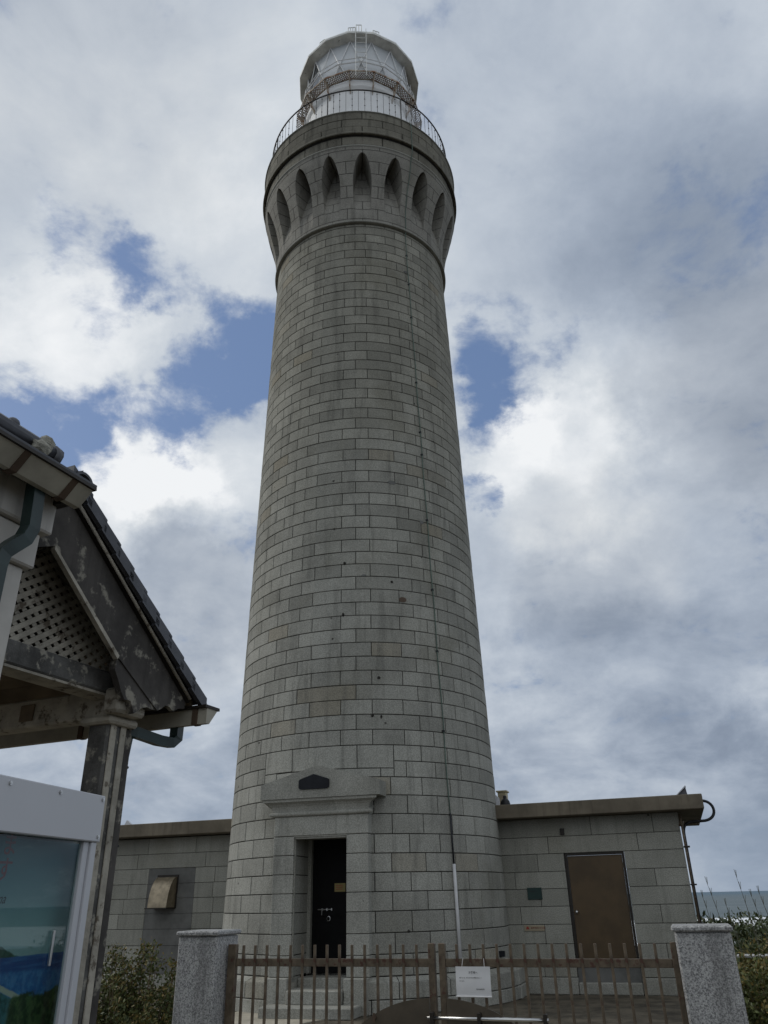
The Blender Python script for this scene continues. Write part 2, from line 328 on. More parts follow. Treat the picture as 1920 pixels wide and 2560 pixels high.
# ------------------------------------------------------------------ mesh builder
class MB:
    def __init__(s): s.v = []; s.f = []; s.tone = []; s.cur = (.5, .5)
    def add(s, vs, fs):
        o = len(s.v); s.v += [tuple(v) for v in vs]
        for f in fs: s.f.append([o+i for i in f]); s.tone.append(s.cur)
    def box(s, lo, hi, M=None):
        x0, y0, z0 = lo; x1, y1, z1 = hi
        vs = [(x0, y0, z0), (x1, y0, z0), (x1, y1, z0), (x0, y1, z0), (x0, y0, z1), (x1, y0, z1), (x1, y1, z1), (x0, y1, z1)]
        if M: vs = [M @ Vector(v) for v in vs]
        s.add(vs, [(0, 3, 2, 1), (4, 5, 6, 7), (0, 1, 5, 4), (1, 2, 6, 5), (2, 3, 7, 6), (3, 0, 4, 7)])
    def cbox(s, lo, hi, c=.008, M=None):      # chamfered box
        x0, y0, z0 = lo; x1, y1, z1 = hi
        c = min(c, (x1-x0)/2.1, (y1-y0)/2.1, (z1-z0)/2.1)
        vs = []
        for (X, sx) in ((x0, 1), (x1, -1)):
            for (Y, sy) in ((y0, 1), (y1, -1)):
                for (Z, sz) in ((z0, 1), (z1, -1)):
                    vs += [(X, Y+sy*c, Z+sz*c), (X+sx*c, Y, Z+sz*c), (X+sx*c, Y+sy*c, Z)]
        if M: vs = [M @ Vector(v) for v in vs]
        I = lambda a, b, c_, k: ((a*2+b)*2+c_)*3+k
        fs = []
        for a in (0, 1): fs.append([I(a, 0, 0, 0), I(a, 1, 0, 0), I(a, 1, 1, 0), I(a, 0, 1, 0)][::(1 if a else -1)])
        for b in (0, 1): fs.append([I(0, b, 0, 1), I(1, b, 0, 1), I(1, b, 1, 1), I(0, b, 1, 1)][::(-1 if b else 1)])
        for c_ in (0, 1): fs.append([I(0, 0, c_, 2), I(1, 0, c_, 2), I(1, 1, c_, 2), I(0, 1, c_, 2)][::(1 if c_ else -1)])
        for a in (0, 1):
            for b in (0, 1):
                fs.append([I(a, b, 0, 0), I(a, b, 1, 0), I(a, b, 1, 1), I(a, b, 0, 1)])
                fs.append([I(a, 0, b, 0), I(a, 1, b, 0), I(a, 1, b, 2), I(a, 0, b, 2)])
                fs.append([I(0, a, b, 1), I(1, a, b, 1), I(1, a, b, 2), I(0, a, b, 2)])
                for c_ in (0, 1): fs.append([I(a, b, c_, 0), I(a, b, c_, 1), I(a, b, c_, 2)])
        s.add(vs, fs)
    def prism(s, poly, fn0, fn1):            # poly: list of 2D; fn0/fn1 map (u,v)->3D
        n = len(poly); vs = [fn0(*p) for p in poly] + [fn1(*p) for p in poly]
        fs = [list(range(n))[::-1], list(range(n, 2*n))] + [(i, (i+1) % n, n+(i+1) % n, n+i) for i in range(n)]
        s.add(vs, fs)
    def tube(s, pts, r, n=8, cap=True, sq=False):
        pts = [Vector(p) for p in pts]; rs = r if isinstance(r, (list, tuple)) else [r]*len(pts)
        rings = []; prev = None
        for i, p in enumerate(pts):
            d = (pts[min(i+1, len(pts)-1)] - pts[max(i-1, 0)]).normalized()
            if prev is None:
                up = Vector((0, 0, 1)) if abs(d.z) < .9 else Vector((0, 1, 0))
                x = d.cross(up).normalized()
            else: x = (prev - d*prev.dot(d)).normalized()
            prev = x; y = d.cross(x)
            k = n
            ph = pi/4 if sq else 0
            rr_ = rs[i]*(1.4142 if sq else 1)
            rings.append([p + x*cos(2*pi*j/k+ph)*rr_ + y*sin(2*pi*j/k+ph)*rr_ for j in range(k)])
        k = n; vs = [v for rg in rings for v in rg]; fs = []
        for i in range(len(rings)-1):
            for j in range(k): fs.append((i*k+j, i*k+(j+1) % k, (i+1)*k+(j+1) % k, (i+1)*k+j))
        if cap: fs += [list(range(k))[::-1], list(range((len(rings)-1)*k, len(rings)*k))]
        s.add(vs, fs)
    def lathe(s, prof, n=96, a0=0, a1=2*pi, cx=0, cy=0):
        full = abs(a1-a0-2*pi) < 1e-6; k = n if full else n+1
        vs = [(cx+r*sin(a0+(a1-a0)*j/n), cy-r*cos(a0+(a1-a0)*j/n), z) for (r, z) in prof for j in range(k)]
        fs = []
        for i in range(len(prof)-1):
            for j in range(n):
                j2 = (j+1) % k if full else j+1
                fs.append((i*k+j, i*k+j2, (i+1)*k+j2, (i+1)*k+j))
        s.add(vs, fs)
    def ball(s, c, r, n=8, m=6, sz=1.0):
        prof = [(max(.0005, r*sin(pi*i/m)), -r*cos(pi*i/m)*sz + c[2]) for i in range(m+1)]
        s.lathe(prof, n, cx=c[0], cy=c[1])
    def build(s, name, mat, parent=None, smooth=False, off=(0, 0, 0)):
        me = bpy.data.meshes.new(name)
        ox, oy, oz = off
        if parent is not None and parent.name in OFF: ox, oy, oz = OFF[parent.name]
        me.from_pydata([(a-ox, b-oy, c-oz) for a, b, c in s.v], [], s.f)
        at = me.color_attributes.new('tone', 'FLOAT_COLOR', 'CORNER')
        buf = []
        for f, t in zip(s.f, s.tone): buf += [t[0], t[1], 0, 1]*len(f)
        at.data.foreach_set('color', buf)
        me.materials.append(mat if not isinstance(mat, str) else MT[mat])
        if smooth:
            me.polygons.foreach_set('use_smooth', [True]*len(me.polygons))
        me.update()
        o = bpy.data.objects.new(name, me); col.objects.link(o)
        if parent is not None:
            o.parent = parent; OFF[o.name] = (ox, oy, oz)
        else: OFF[o.name] = (ox, oy, oz)
        return o
OFF = {}     # name -> offset of that object's origin in its frame
def fix_normals():
    import bmesh
    for o in bpy.data.objects:
        if o.type == 'MESH' and len(o.data.polygons) < 60000 and not o.get('_n'):
            if o.data.users > 1 and o.data.get('fx'): continue
            bm = bmesh.new(); bm.from_mesh(o.data); bmesh.ops.recalc_face_normals(bm, faces=bm.faces); bm.to_mesh(o.data); bm.free()
class Frame:
    def __init__(s, origin, rz): s.o = Vector(origin); s.rz = rz; s.M = Matrix.Translation(s.o) @ Matrix.Rotation(rz, 4, 'Z')
    def thing(s, name, label, cat, at=(0, 0, 0), group=None, kind=None):
        o = bpy.data.objects.new(name, None); col.objects.link(o); o.empty_display_size = .3
        o.location = s.M @ Vector(at); o.rotation_euler = (0, 0, s.rz); OFF[o.name] = tuple(at)
        tag(o, label, cat, group, kind); return o
    def solo(s, mb, name, mat, label, cat, at=(0, 0, 0), group=None, kind=None, smooth=False):
        o = mb.build(name, mat, None, smooth, off=at); o.location = s.M @ Vector(at); o.rotation_euler = (0, 0, s.rz)
        tag(o, label, cat, group, kind); return o
def tag(o, label=None, cat=None, group=None, kind=None):
    if label: o['label'] = label
    if cat: o['category'] = cat
    if group: o['group'] = group
    if kind: o['kind'] = kind
def text(body, size, Mx, mat, parent, name='lettering', shear=0, align='LEFT', vertical=False, bold=0.0):
    """flat lettering: Mx maps text plane (x right, y up) into the frame of parent"""
    cu = bpy.data.curves.new('lettering', 'FONT'); cu.body = body; cu.size = size; cu.shear = shear; cu.align_x = align
    cu.offset = bold; cu.resolution_u = 2
    to = bpy.data.objects.new('tmp_text', cu); col.objects.link(to)
    dg = bpy.context.evaluated_depsgraph_get(); dg.update()
    me = bpy.data.meshes.new_from_object(to.evaluated_get(dg))
    bpy.data.objects.remove(to)
    o_ = Vector(OFF.get(parent.name, (0, 0, 0)))
    me.transform(Matrix.Translation(-o_) @ Mx)
    me.materials.clear(); me.materials.append(MT[mat]); me.name = name
    o = bpy.data.objects.new(name, me); col.objects.link(o); o.parent = parent; OFF[o.name] = tuple(o_)
    return o
def plane_M(org, xdir, ydir):
    x = Vector(xdir).normalized(); y = Vector(ydir).normalized(); z = x.cross(y)
    m = Matrix((x, y, z)).transposed().to_4x4(); m.translation = Vector(org); return m

# frames
A = R_(18.5)
T0 = Vector((17*sin(R_(-1.78)), 17*cos(R_(-1.78)), 0))
TF = Frame(T0, -A)                 # lighthouse: local -y is the front
GF = Frame((-1.16, 6.4, 0), -A)    # gate
HF = Frame((-1.462, 4.150, 0), -R_(23))   # shelter: local x = towards viewer's right, local y = along the eave
WF = Frame((0, 0, 0), 0)

# ------------------------------------------------------------------ ground, path, sea
g = MB()
N = 60
xs = [-200+400*i/N for i in range(N+1)]
prof = [(-60, 0), (-20, 0), (0, 0), (6, 0), (11, 0), (14, 0), (18, 0), (24, 0), (30, -.15), (38, -.7), (48, -2.2), (60, -4.5), (80, -7.5), (120, -8.6), (200, -9.1), (300, -9.6)]
vs = []
rnd = random.Random(3)
for (y, z) in prof:
    for x in xs: vs.append((x, y, z + (rnd.uniform(-.15, .15) if y > 30 else 0)))
k = N+1
g.add(vs, [(i*k+j, i*k+j+1, (i+1)*k+j+1, (i+1)*k+j) for i in range(len(prof)-1) for j in range(N)])
go = g.build('ground', 'ground'); tag(go, 'dark trodden earth around the lighthouse', 'ground', kind='structure')
g = MB(); g.add([(-20000, 200, 0), (20000, 200, 0), (20000, 25000, 0), (-20000, 25000, 0)], [(0, 1, 2, 3)])
g = MB(); ny = 40
ys = [200*((25000/200)**(i/ny)) for i in range(ny+1)]; vs = []
for y in ys:
    for x in (-1, -.3, 0, .3, 1): vs.append((x*22000, y, 0))
g.add(vs, [(i*5+j, i*5+j+1, (i+1)*5+j+1, (i+1)*5+j) for i in range(ny) for j in range(4)])
so_ = g.build('sea', 'sea'); so_.location = (0, 0, -9.0); tag(so_, 'grey green sea with small white caps', 'sea', kind='structure')
g = MB()
poly = [(-2.62, 14.75), (-2.36, 15.10), (-1.9, 15.25), (-.35, 14.75), (-.42, 14.03), (-1.12, 13.62), (-1.9, 12.6), (-1.7, 9.0), (-1.0, 6.8), (1.8, 5.6), (1.5, 4.5), (-2.2, 6.1), (-2.9, 9.0), (-2.9, 12.6)]
g.prism(poly, lambda x, y: (x, y, -.05), lambda x, y: (x, y, .012))
o = g.build('path', 'path'); tag(o, 'pale concrete path leading to the lighthouse steps', 'path', kind='structure')

# ------------------------------------------------------------------ lighthouse
LH = TF.thing('lighthouse', 'tall tapering round granite lighthouse with white lantern room', 'lighthouse')
Rt = lambda z: 2.775 - .0232*z
rb = random.Random(11)
def cp(r, th, z): return (r*sin(th), -r*cos(th), z)
def block(mb, Rf, t0, t1, z0, z1, gap=.0065, c=.007, depth=.03, sub=3, proud=0):
    ga = gap/Rf(z0); ca = c/Rf(z0)
    a0, a1 = t0+ga, t1-ga; b0, b1 = z0+gap, z1-gap
    rings = []
    for (za, rof, ia) in ((b0, -depth, 0), (b0, -c, 0), (b0+c, 0, ca), (b1-c, 0, ca), (b1, -c, 0), (b1, -depth, 0)):
        row = []
        for j in range(sub+1):
            th = (a0+ia) + (a1-a0-2*ia)*j/sub
            row.append(cp(Rf(za)+rof+proud, th, za))
        rings.append(row)
    k = sub+1; vs = [p for r in rings for p in r]; fs = []
    for i in range(5):
        for j in range(sub): fs.append((i*k+j, i*k+j+1, (i+1)*k+j+1, (i+1)*k+j))
    # side faces
    o = len(vs)
    for (th, j) in ((a0, 0), (a1, sub)):
        vs += [cp(Rf(b0)-depth+proud, th, b0), cp(Rf(b0)-c+proud, th, b0), cp(Rf(b1)-c+proud, th, b1), cp(Rf(b1)-depth+proud, th, b1)]
    fs.append((o, o+1, o+2, o+3)); fs.append((o+4, o+7, o+6, o+5))
    fs.append((o+1, 2*k, 3*k, o+2)); fs.append((o+5, o+6, 3*k+sub, 2*k+sub))
    mb.add(vs, fs)
courses = [.50, .803, 1.106, 1.42, 1.708, 2.0, 2.297, 2.60, 2.925, 3.235, 3.54, 3.816, 4.095]
while courses[-1] < 17.40: courses.append(courses[-1]+.2757)
courses[-1] = 17.42
NB = 28; U = 2*pi/NB; TH0 = R_(16.98)
# find row parity so that the course at z~9.1 has joints half a block off the centre line
ri = max(i for i, z in enumerate(courses) if z < 9.2)
mb = MB()
PT_ = R_(4.0); PT = PT_             # direction the portal faces
for i in range(len(courses)-1):
    z0, z1 = courses[i], courses[i+1]
    odd = ((i-ri) % 2 == 0)
    if odd: js = [TH0+(k+.5)*U for k in range(NB+1)]
    else:
        js = [TH0+k*U for k in range(NB+1)]
        if z0 > 4: js = [TH0+k*U for k in range(NB+1) if k not in (1, NB-1, 8, 20)]
    js = [j + (0 if n in (0, len(js)-1) else rb.uniform(-.006, .006)) for n, j in enumerate(js)]
    for n in range(len(js)-1):
        a_, b_ = js[n], js[n+1]
        mid = (a_+b_)/2
        # leave the portal opening clear
        def big(th): return 3.5 < z0 < 4.05 and R_(-23.6) < ((th+pi) % (2*pi)-pi) < R_(31.5)
        if z0 > 3.5 and z0 < 4.05 and (big(a_) or big(b_)):
            an = ((a_+pi) % (2*pi)-pi); bn = an+(b_-a_); mb.cur = (rb.random(), rb.random())
            if an < R_(-23.6): block(mb, Rt, an, R_(-23.6), z0, z1)
            if bn > R_(31.5): block(mb, Rt, R_(31.5), bn, z0, z1)
            continue
        def inside(th): return z0 < 2.60 and abs((th-PT+pi) % (2*pi)-pi) < .30
        mb.cur = (rb.random(), rb.random())
        if inside(a_) or inside(b_) or inside(mid):
            # cut the block back to the sides of the door surround
            lo, hi = PT-.30, PT+.30
            an = PT + ((a_-PT+pi) % (2*pi)-pi); bn = an+(b_-a_)
            if an < lo: block(mb, Rt, an, lo, z0, z1)
            if bn > hi: block(mb, Rt, max(hi, an), bn, z0, z1)
            continue
        block(mb, Rt, a_, b_, z0, z1, proud=rb.uniform(-.0025, .0025), sub=4)
for (ta, tb, za, zb_) in ((-23.6, -9.4, 3.70, 4.095), (-9.4, 17.3, 3.69, 4.095), (17.3, 31.5, 3.69, 4.095), (-23.6, -17, 3.54, 3.70), (-17, 26.3, 3.54, 3.69), (26.3, 31.5, 3.54, 3.69)):
    mb.cur = (.8, .4); block(mb, Rt, R_(ta), R_(tb), za, zb_, sub=6)
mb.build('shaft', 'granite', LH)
mb = MB()
a0, a1 = PT+.3, PT-.3+2*pi
mb.lathe([(Rt(0)-.014, 0), (Rt(2.6)-.014, 2.6)], 110, a0, a1)
mb.lathe([(Rt(2.6)-.014, 2.6), (Rt(17.5)-.014, 17.5)], 128)
mb.build('mortar_joints', 'mortar', LH, True)
# plinth, in stones; stops at the door opening
mb = MB()
hw = math.asin(.475/3.0)
nP = 20
for (z0, z1, Rb, top) in ((.0, .20, 2.985, 0), (.20, .485, 2.96, 1)):
    st = PT+hw; span = 2*pi-2*hw
    for n in range(nP):
        t0 = st+span*(n+(.0 if top else 0))/nP; t1 = st+span*(n+1)/nP
        if not top and n not in (0,): t0 = st+span*(n-.5)/nP
        if not top and n < nP-1: t1 = st+span*(n+.5)/nP
        mb.cur = (rb.uniform(.4, 1), rb.random())
        block(mb, lambda z: Rb, t0, t1, z0, z1 - (.05 if top else 0), sub=5, depth=.28)
        if top:
            vs = []
            for j in range(6):
                th = t0+.002+(t1-t0-.004)*j/5
                vs += [cp(Rb-.006, th, z1-.053), cp(Rt(.5)+.01, th, z1+.006), cp(Rt(.5)-.1, th, z1+.006)]
            mb.add(vs, [(3*j, 3*j+3, 3*j+4, 3*j+1) for j in range(5)]+[(3*j+1, 3*j+4, 3*j+5, 3*j+2) for j in range(5)])
mb.cur = (.7, .5)
mb.cbox((2.35, -.30, 0), (2.99, .55, .20), .01); mb.cur = (.9, .5); mb.cbox((2.35, -.28, .205), (2.965, .55, .45), .015)
mb.cbox((-.84, -2.93, .0), (-.476, -2.3, .497), .01, Matrix.Rotation(PT_, 4, 'Z')); mb.cbox((.476, -2.93, .0), (.85, -2.3, .497), .01, Matrix.Rotation(PT_, 4, 'Z'))
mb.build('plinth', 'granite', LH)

# collar moulding
mb = MB()
pr = [(Rt(17.4)-.03, 17.425)] + [(2.432+.028*sin(pi*i/8), 17.455-.03*cos(pi*i/8)) for i in range(9)] + [(2.40, 17.50)]
mb.lathe(pr, 128); mb.build('collar_moulding', 'granite_plain', LH, True)

# corbel table with pointed niches
NN = 19; PER = 2*pi/NN; NC = R_(21.8)
RO = [(17.48, 2.435), (17.70, 2.437), (17.9, 2.447), (18.15, 2.475), (18.4, 2.515), (18.7, 2.585), (19.0, 2.665), (19.3, 2.745), (19.55, 2.80), (19.75, 2.83), (19.83, 2.84)]
def rout(z):
    for (za, ra), (zb, rb_) in zip(RO, RO[1:]):
        if z <= zb: return ra+(rb_-ra)*(z-za)/(zb-za)
    return RO[-1][1]
WMAX = R_(5.7); ZT = 19.62; ZB = 17.62
def wid(z):
    if z <= ZB or z >= ZT: return 0
    if z < 18.75: return WMAX * (1-.10*(18.75-z)/1.1)
    q = (z-18.75)/(ZT-18.75); return WMAX*math.sqrt(max(0, 1-q**1.7))*(1-.12*q)
zr_ = [17.48, ZB-.001] + [ZB+.001+(ZT-ZB-.002)*(1-(1-i/34)**1.5) for i in range(35)] + [ZT+.001, 19.75, 19.83]
mb = MB(); nb = MB()
for n in range(NN):
    c = NC+n*PER
    rows = []
    for z in zr_:
        wz = wid(z); row = []
        for j in range(9):
            th = c+wz+(PER-2*wz)*j/8 if True else 0
            # pier section between this niche and the next
            row.append(cp(rout(z), th, z))
        rows.append(row)
    vs = [p for r in rows for p in r]
    mb.add(vs, [(i*9+j, i*9+j+1, (i+1)*9+j+1, (i+1)*9+j) for i in range(len(rows)-1) for j in range(8)])
    # niche: side walls and curved back
    rows = []
    for z in zr_:
        wz = wid(z)
        if wz <= 0: continue
        q1 = min(1, max(0, (z-17.9)/.8)); q2 = min(1, max(0, (z-18.4)/.9)); deep = 2.428 - .12*q1*q1*(3-2*q1) - .16*q2*q2*(3-2*q2)
        row = [cp(rout(z), c-wz, z), cp(deep+.012, c-wz*.98, z)]
        for j in range(1, 8):
            u = -1+2*j/8; row.append(cp(deep-.015*(1-u*u), c+wz*.96*u, z))
        row += [cp(deep+.012, c+wz*.98, z), cp(rout(z), c+wz, z)]
        rows.append(row)
    k = len(rows[0]); vs = [p for r in rows for p in r]
    nb.add(vs, [(i*k+j, i*k+j+1, (i+1)*k+j+1, (i+1)*k+j) for i in range(len(rows)-1) for j in range(k-1)])
    o = len(nb.v)
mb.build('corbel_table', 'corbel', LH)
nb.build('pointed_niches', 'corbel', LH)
# small lip, recessed band, projecting parapet ring
mb = MB()
mb.lathe([(2.80, 19.80), (2.865, 19.83), (2.865, 19.865), (2.84, 19.88)], 128)
mb.build('corbel_lip', 'granite_plain', LH, True)
mb = MB(); mort = MB()
for (z0, z1, Rb, ph) in ((19.885, 20.22, 2.845, .5), (20.235, 20.54, 2.925, 0), (20.54, 20.85, 2.905, .5), (20.85, 21.15, 2.90, 0)):
    for n in range(16):
        t0 = NC+(n+ph)*2*pi/16; mb.cur = (rb.random(), rb.random()*.9)
        block(mb, lambda z: Rb, t0, t0+2*pi/16, z0, z1, sub=8, c=.012, depth=.05, gap=.010)
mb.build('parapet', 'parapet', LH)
mort.lathe([(2.80, 19.86), (2.82, 19.9), (2.82, 20.225), (2.88, 20.235), (2.88, 21.14), (2.3, 21.14)], 128)
mort.build('parapet_joints', 'mortar', LH, True)
mb = MB(); mb.lathe([(2.93, 20.235), (2.945, 20.25), (2.94, 20.30), (2.90, 20.33)], 128); mb.build('parapet_moulding', 'parapet', LH, True)
mb = MB(); mb.lathe([(2.86, 21.135), (2.93, 21.14), (2.935, 21.155), (2.86, 21.17), (1.5, 21.175)], 128); mb.build('deck', 'granite_plain', LH, True)

# deck railing
RR = 2.74; ZR0, ZR1 = 21.17, 22.32
rail = MB(); 
rail.tube([cp(RR, 2*pi*i/96, ZR1) for i in range(97)], .022, 6, cap=False)
railo = rail.build('deck_railing', 'railing', LH, True)
t = MB(); t.tube([cp(RR, 2*pi*i/96, ZR0+.08) for i in range(97)], .012, 5, cap=False); t.build('bottom_rail', 'railing', railo, True)
NBAL = 96
pr_plain = MB(); pr_knob = MB(); pr_post = MB()
pr_plain.tube([(0, 0, 0), (0, 0, ZR1-ZR0)], .006, 5)
pr_knob.tube([(0, 0, 0), (0, 0, ZR1-ZR0)], .007, 5)
for q in (.18, .42, .66, .9): pr_knob.ball((0, 0, q*(ZR1-ZR0)), .019, 6, 4)
pr_post.tube([(0, 0, 0), (0, 0, ZR1-ZR0)], .019, 6)
me = [None]*3
for i in range(NBAL):
    th = NC + 2*pi*(i+.5)/NBAL
    kind = 2 if i % 12 == 6 else (1 if i % 2 == 0 or i % 12 in (5, 7) else 0)
    if me[kind] is None:
        o = (pr_plain, pr_knob, pr_post)[kind].build('baluster', 'railing', railo); me[kind] = o
    else:
        o = me[kind].copy(); col.objects.link(o); o.parent = railo
    o.location = cp(RR, th, ZR0)
t = MB(); t.lathe([(RR-.03, ZR0+.05), (RR-.03, ZR1-.03)], 96, R_(15), R_(230)); t.build('wind_screen', 'net', railo, True)

# watch room drum and lantern
drum = MB(); drum.lathe([(1.72, 21.17), (1.72, 23.85), (1.80, 23.92), (1.80, 24.02)], 64); drum.build('watch_room', 'whiteclean', LH)
LA0 = R_(21.8+1.0)     # facet centre towards the camera
def pol(r, z, n=16, ph=.5): return [cp(r, LA0+(k+ph)*2*pi/n, z) for k in range(n)]
def ring16(mb, prof, ph=.5):
    vs = [p for (r, z) in prof for p in pol(r, z, 16, ph)]
    mb.add(vs, [(i*16+j, i*16+(j+1) % 16, (i+1)*16+(j+1) % 16, (i+1)*16+j) for i in range(len(prof)-1) for j in range(16)])
mb = MB(); ring16(mb, [(1.70, 23.75), (1.82, 23.9), (1.84, 24.06), (1.80, 24.16), (1.72, 24.17)]); mb.build('lantern_sill', 'whiteclean', LH)
# brackets under the gallery
for k in range(16):
    th = LA0+(k+.5)*2*pi/16
    if k == 0:
        b = MB(); 
        b.prism([(1.70, -.62), (1.74, -.62), (2.04, -.06), (2.04, 0), (1.70, 0)], lambda r, z: (-.014, -r, z), lambda r, z: (.014, -r, z))
        b0 = b.build('gallery_bracket', 'rustwhite', LH); o = b0
    else: o = b0.copy(); col.objects.link(o); o.parent = LH
    o.location = (0, 0, 24.255); o.rotation_euler = (0, 0, th)
# lattice gallery floor: expanded metal grating
gal = MB()
ring16(gal, [(2.06, 24.23), (2.075, 24.23), (2.075, 24.29), (2.06, 24.29), (2.06, 24.23)])
ring16(gal, [(1.78, 24.24), (1.80, 24.24), (1.80, 24.28), (1.78, 24.28), (1.78, 24.24)])
galo = gal.build('lantern_gallery', 'rustwhite', LH)
gr = MB(); RI, RO_ = 1.80, 2.06
for k in range(16):
    tha, thb = LA0+(k-.5)*2*pi/16, LA0+(k+.5)*2*pi/16
    A0, B0, A1, B1 = (Vector(cp(r_, t_, 24.26)) for r_, t_ in ((RI, tha), (RI, thb), (RO_, tha), (RO_, thb)))
    n = 10
    for i in range(-3, n+1):
        for sgn in (0, 1):
            u0_, u1_ = (i/n, (i+3)/n) if sgn == 0 else ((i+3)/n, i/n)
            v0, v1 = 0.0, 1.0
            # clip to facet
            def at(u, v): return (A0.lerp(B0, u)).lerp(A1.lerp(B1, u), v)
            if u0_ == u1_: continue
            s0, s1 = 0.0, 1.0
            for lim, sg in ((0, 1), (1, -1)):
                f0_, f1_ = sg*(u0_-lim), sg*(u1_-lim)
                if f0_ < 0 and f1_ < 0: s0 = 2
                elif f0_ < 0: s0 = max(s0, f0_/(f0_-f1_))
                elif f1_ < 0: s1 = min(s1, f0_/(f0_-f1_))
            if s1-s0 < .05: continue
            gr.tube([at(u0_+(u1_-u0_)*s0, s0), at(u0_+(u1_-u0_)*s1, s1)], .013, 4, cap=False)
gr.build('floor_grating', 'rustwhite', galo)
# glazing
ZG0, ZG1, ZG2 = 24.17, 25.08, 26.22
RG = 1.72
bot, mid, top = pol(RG, ZG0), pol(RG+.03, ZG1, ph=0), pol(RG, ZG2)
for k in range(16):
    th = math.degrees(k*2*pi/16); side = abs(((th+180) % 360)-180)
    b_, b2 = bot[k-1], bot[k]; m0 = mid[k]; t_, t2 = top[k-1], top[k]; mn = mid[(k+1) % 16]
    pn = MB(); pn.add([b_, b2, m0, t_, t2], [(0, 1, 2), (3, 2, 4)])
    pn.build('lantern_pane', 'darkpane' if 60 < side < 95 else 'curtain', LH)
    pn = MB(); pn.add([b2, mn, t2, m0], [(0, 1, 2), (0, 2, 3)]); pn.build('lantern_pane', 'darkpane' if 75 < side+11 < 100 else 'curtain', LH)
    bars = MB()
    up = lambda p, d=.03: (p[0]*(1+d/RG), p[1]*(1+d/RG), p[2])
    for q in (b_, b2, t_, t2): bars.tube([up(m0), up(q)], .016, 5)
    bars.ball(up(m0, .035), .035, 8, 5)
    bars.build('glazing_bar', 'whiteclean', LH)
# hand rails round the lantern
hr = MB()
q = pol(1.90, 25.12, 16, 0); hr.tube(q+[q[0]], .014, 5, cap=False)
q = pol(1.90, 24.93, 16, 0); hr.tube(q+[q[0]], .020, 5, cap=False)
for p_, m_ in zip(pol(1.90, 24.93, 16, 0), pol(1.75, 25.05, 16, 0)): hr.tube([p_, m_], .012, 4); hr.tube([p_, (p_[0], p_[1], 25.12)], .010, 4)
hr.build('lantern_handrail', 'whiteclean', LH)
# eave and dome roof
ev = MB(); ring16(ev, [(1.70, 26.20), (1.80, 26.205), (2.00, 26.21), (2.03, 26.20), (2.045, 26.25), (2.03, 26.31), (1.95, 26.34)])
evo = ev.build('lantern_eave', 'eave', LH)
dm = MB(); ring16(dm, [(2.0, 26.33), (1.75, 26.75), (1.35, 27.15), (.8, 27.45), (.32, 27.58)]); dmo = dm.build('dome_roof', 'whiteclean', LH)
dm = MB(); dm.lathe([(.3, 27.56), (.3, 27.8), (.42, 27.83), (.40, 27.95), (.2, 28.15), (.01, 28.2)], 20); dm.tube([(0, 0, 28.1), (0, 0, 29.3)], .02, 6); dm.build('ventilator_ball', 'whiteclean', dmo, True)
def handle(th, r, z, wdt, hgt, nleg=3):
    h = MB(); c_ = Vector(cp(r, th, z)); tx = Vector((cos(th), sin(th), 0))
    for i in range(nleg):
        u = -1+2*i/(nleg-1); h.tube([c_+tx*wdt*u, c_+tx*wdt*u+Vector((0, 0, hgt))], .015, 4)
    h.tube([c_-tx*wdt*1.05+Vector((0, 0, hgt)), c_+tx*wdt*1.05+Vector((0, 0, hgt))], .015, 4)
    h.build('roof_handle', 'eave', dmo)
handle(NC-R_(1.2), 1.97, 26.32, .085, .34); handle(NC-R_(7.8), 1.97, 26.32, .11, .22, 4); handle(NC+R_(15), 1.97, 26.31, .10, .16, 3); handle(NC-R_(38), 1.97, 26.31, .10, .12, 3)
# ladder
ld = MB(); lth = NC+R_(.5)
c0 = Vector(cp(2.09, lth, 0)); tx = Vector((cos(lth), sin(lth), 0)); 
ldo = None
st0 = MB()
for sgn in (-1, 1): st0.tube([c0+tx*.165*sgn+Vector((0, 0, 23.95)), c0+tx*.165*sgn+Vector((0, 0, 26.28))], .011, 5)
ldo = st0.build('ladder', 'eave', LH)
for i in range(9):
    z = 24.1+i*.245; rg = MB(); rg.tube([c0-tx*.165+Vector((0, 0, z)), c0+tx*.165+Vector((0, 0, z))], .010, 4)
    rg.build('rung', 'eave', ldo)

# ---- door surround (portal) in its own rotated sub-frame
pc, ps = cos(PT), sin(PT)
def pf(x, y, z): return (x*pc-y*ps, x*ps+y*pc, z)       # portal coords -> lighthouse coords (rotation by PT about z)
MP = Matrix.Rotation(PT, 4, 'Z')
por = MB()
zc = [.50, .803, 1.106, 1.42, 1.708, 2.0, 2.297, 2.60]
for i in range(len(zc)-1):
    for (xa, xb, m_) in ((-.85, -.475, 0), (.475, .86, 1)):
        por.cur = (.5+.4*rb.random(), rb.random()*.9)
        por.cbox((xa, -2.79, zc[i]+.004), (xb, -1.9, zc[i+1]-.004), .008, MP)
por.cur = (.75, .3)
por.cbox((-.845, -2.795, 2.604), (.865, -2.2, 2.915), .01, MP)      # lintel
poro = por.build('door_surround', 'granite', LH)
pm_ = MB(); pm_.box((-.84, -2.775, .5), (-.48, -2.0, 2.91), MP); pm_.box((.48, -2.775, .5), (.85, -2.0, 2.91), MP); pm_.build('surround_joints', 'mortar', poro)
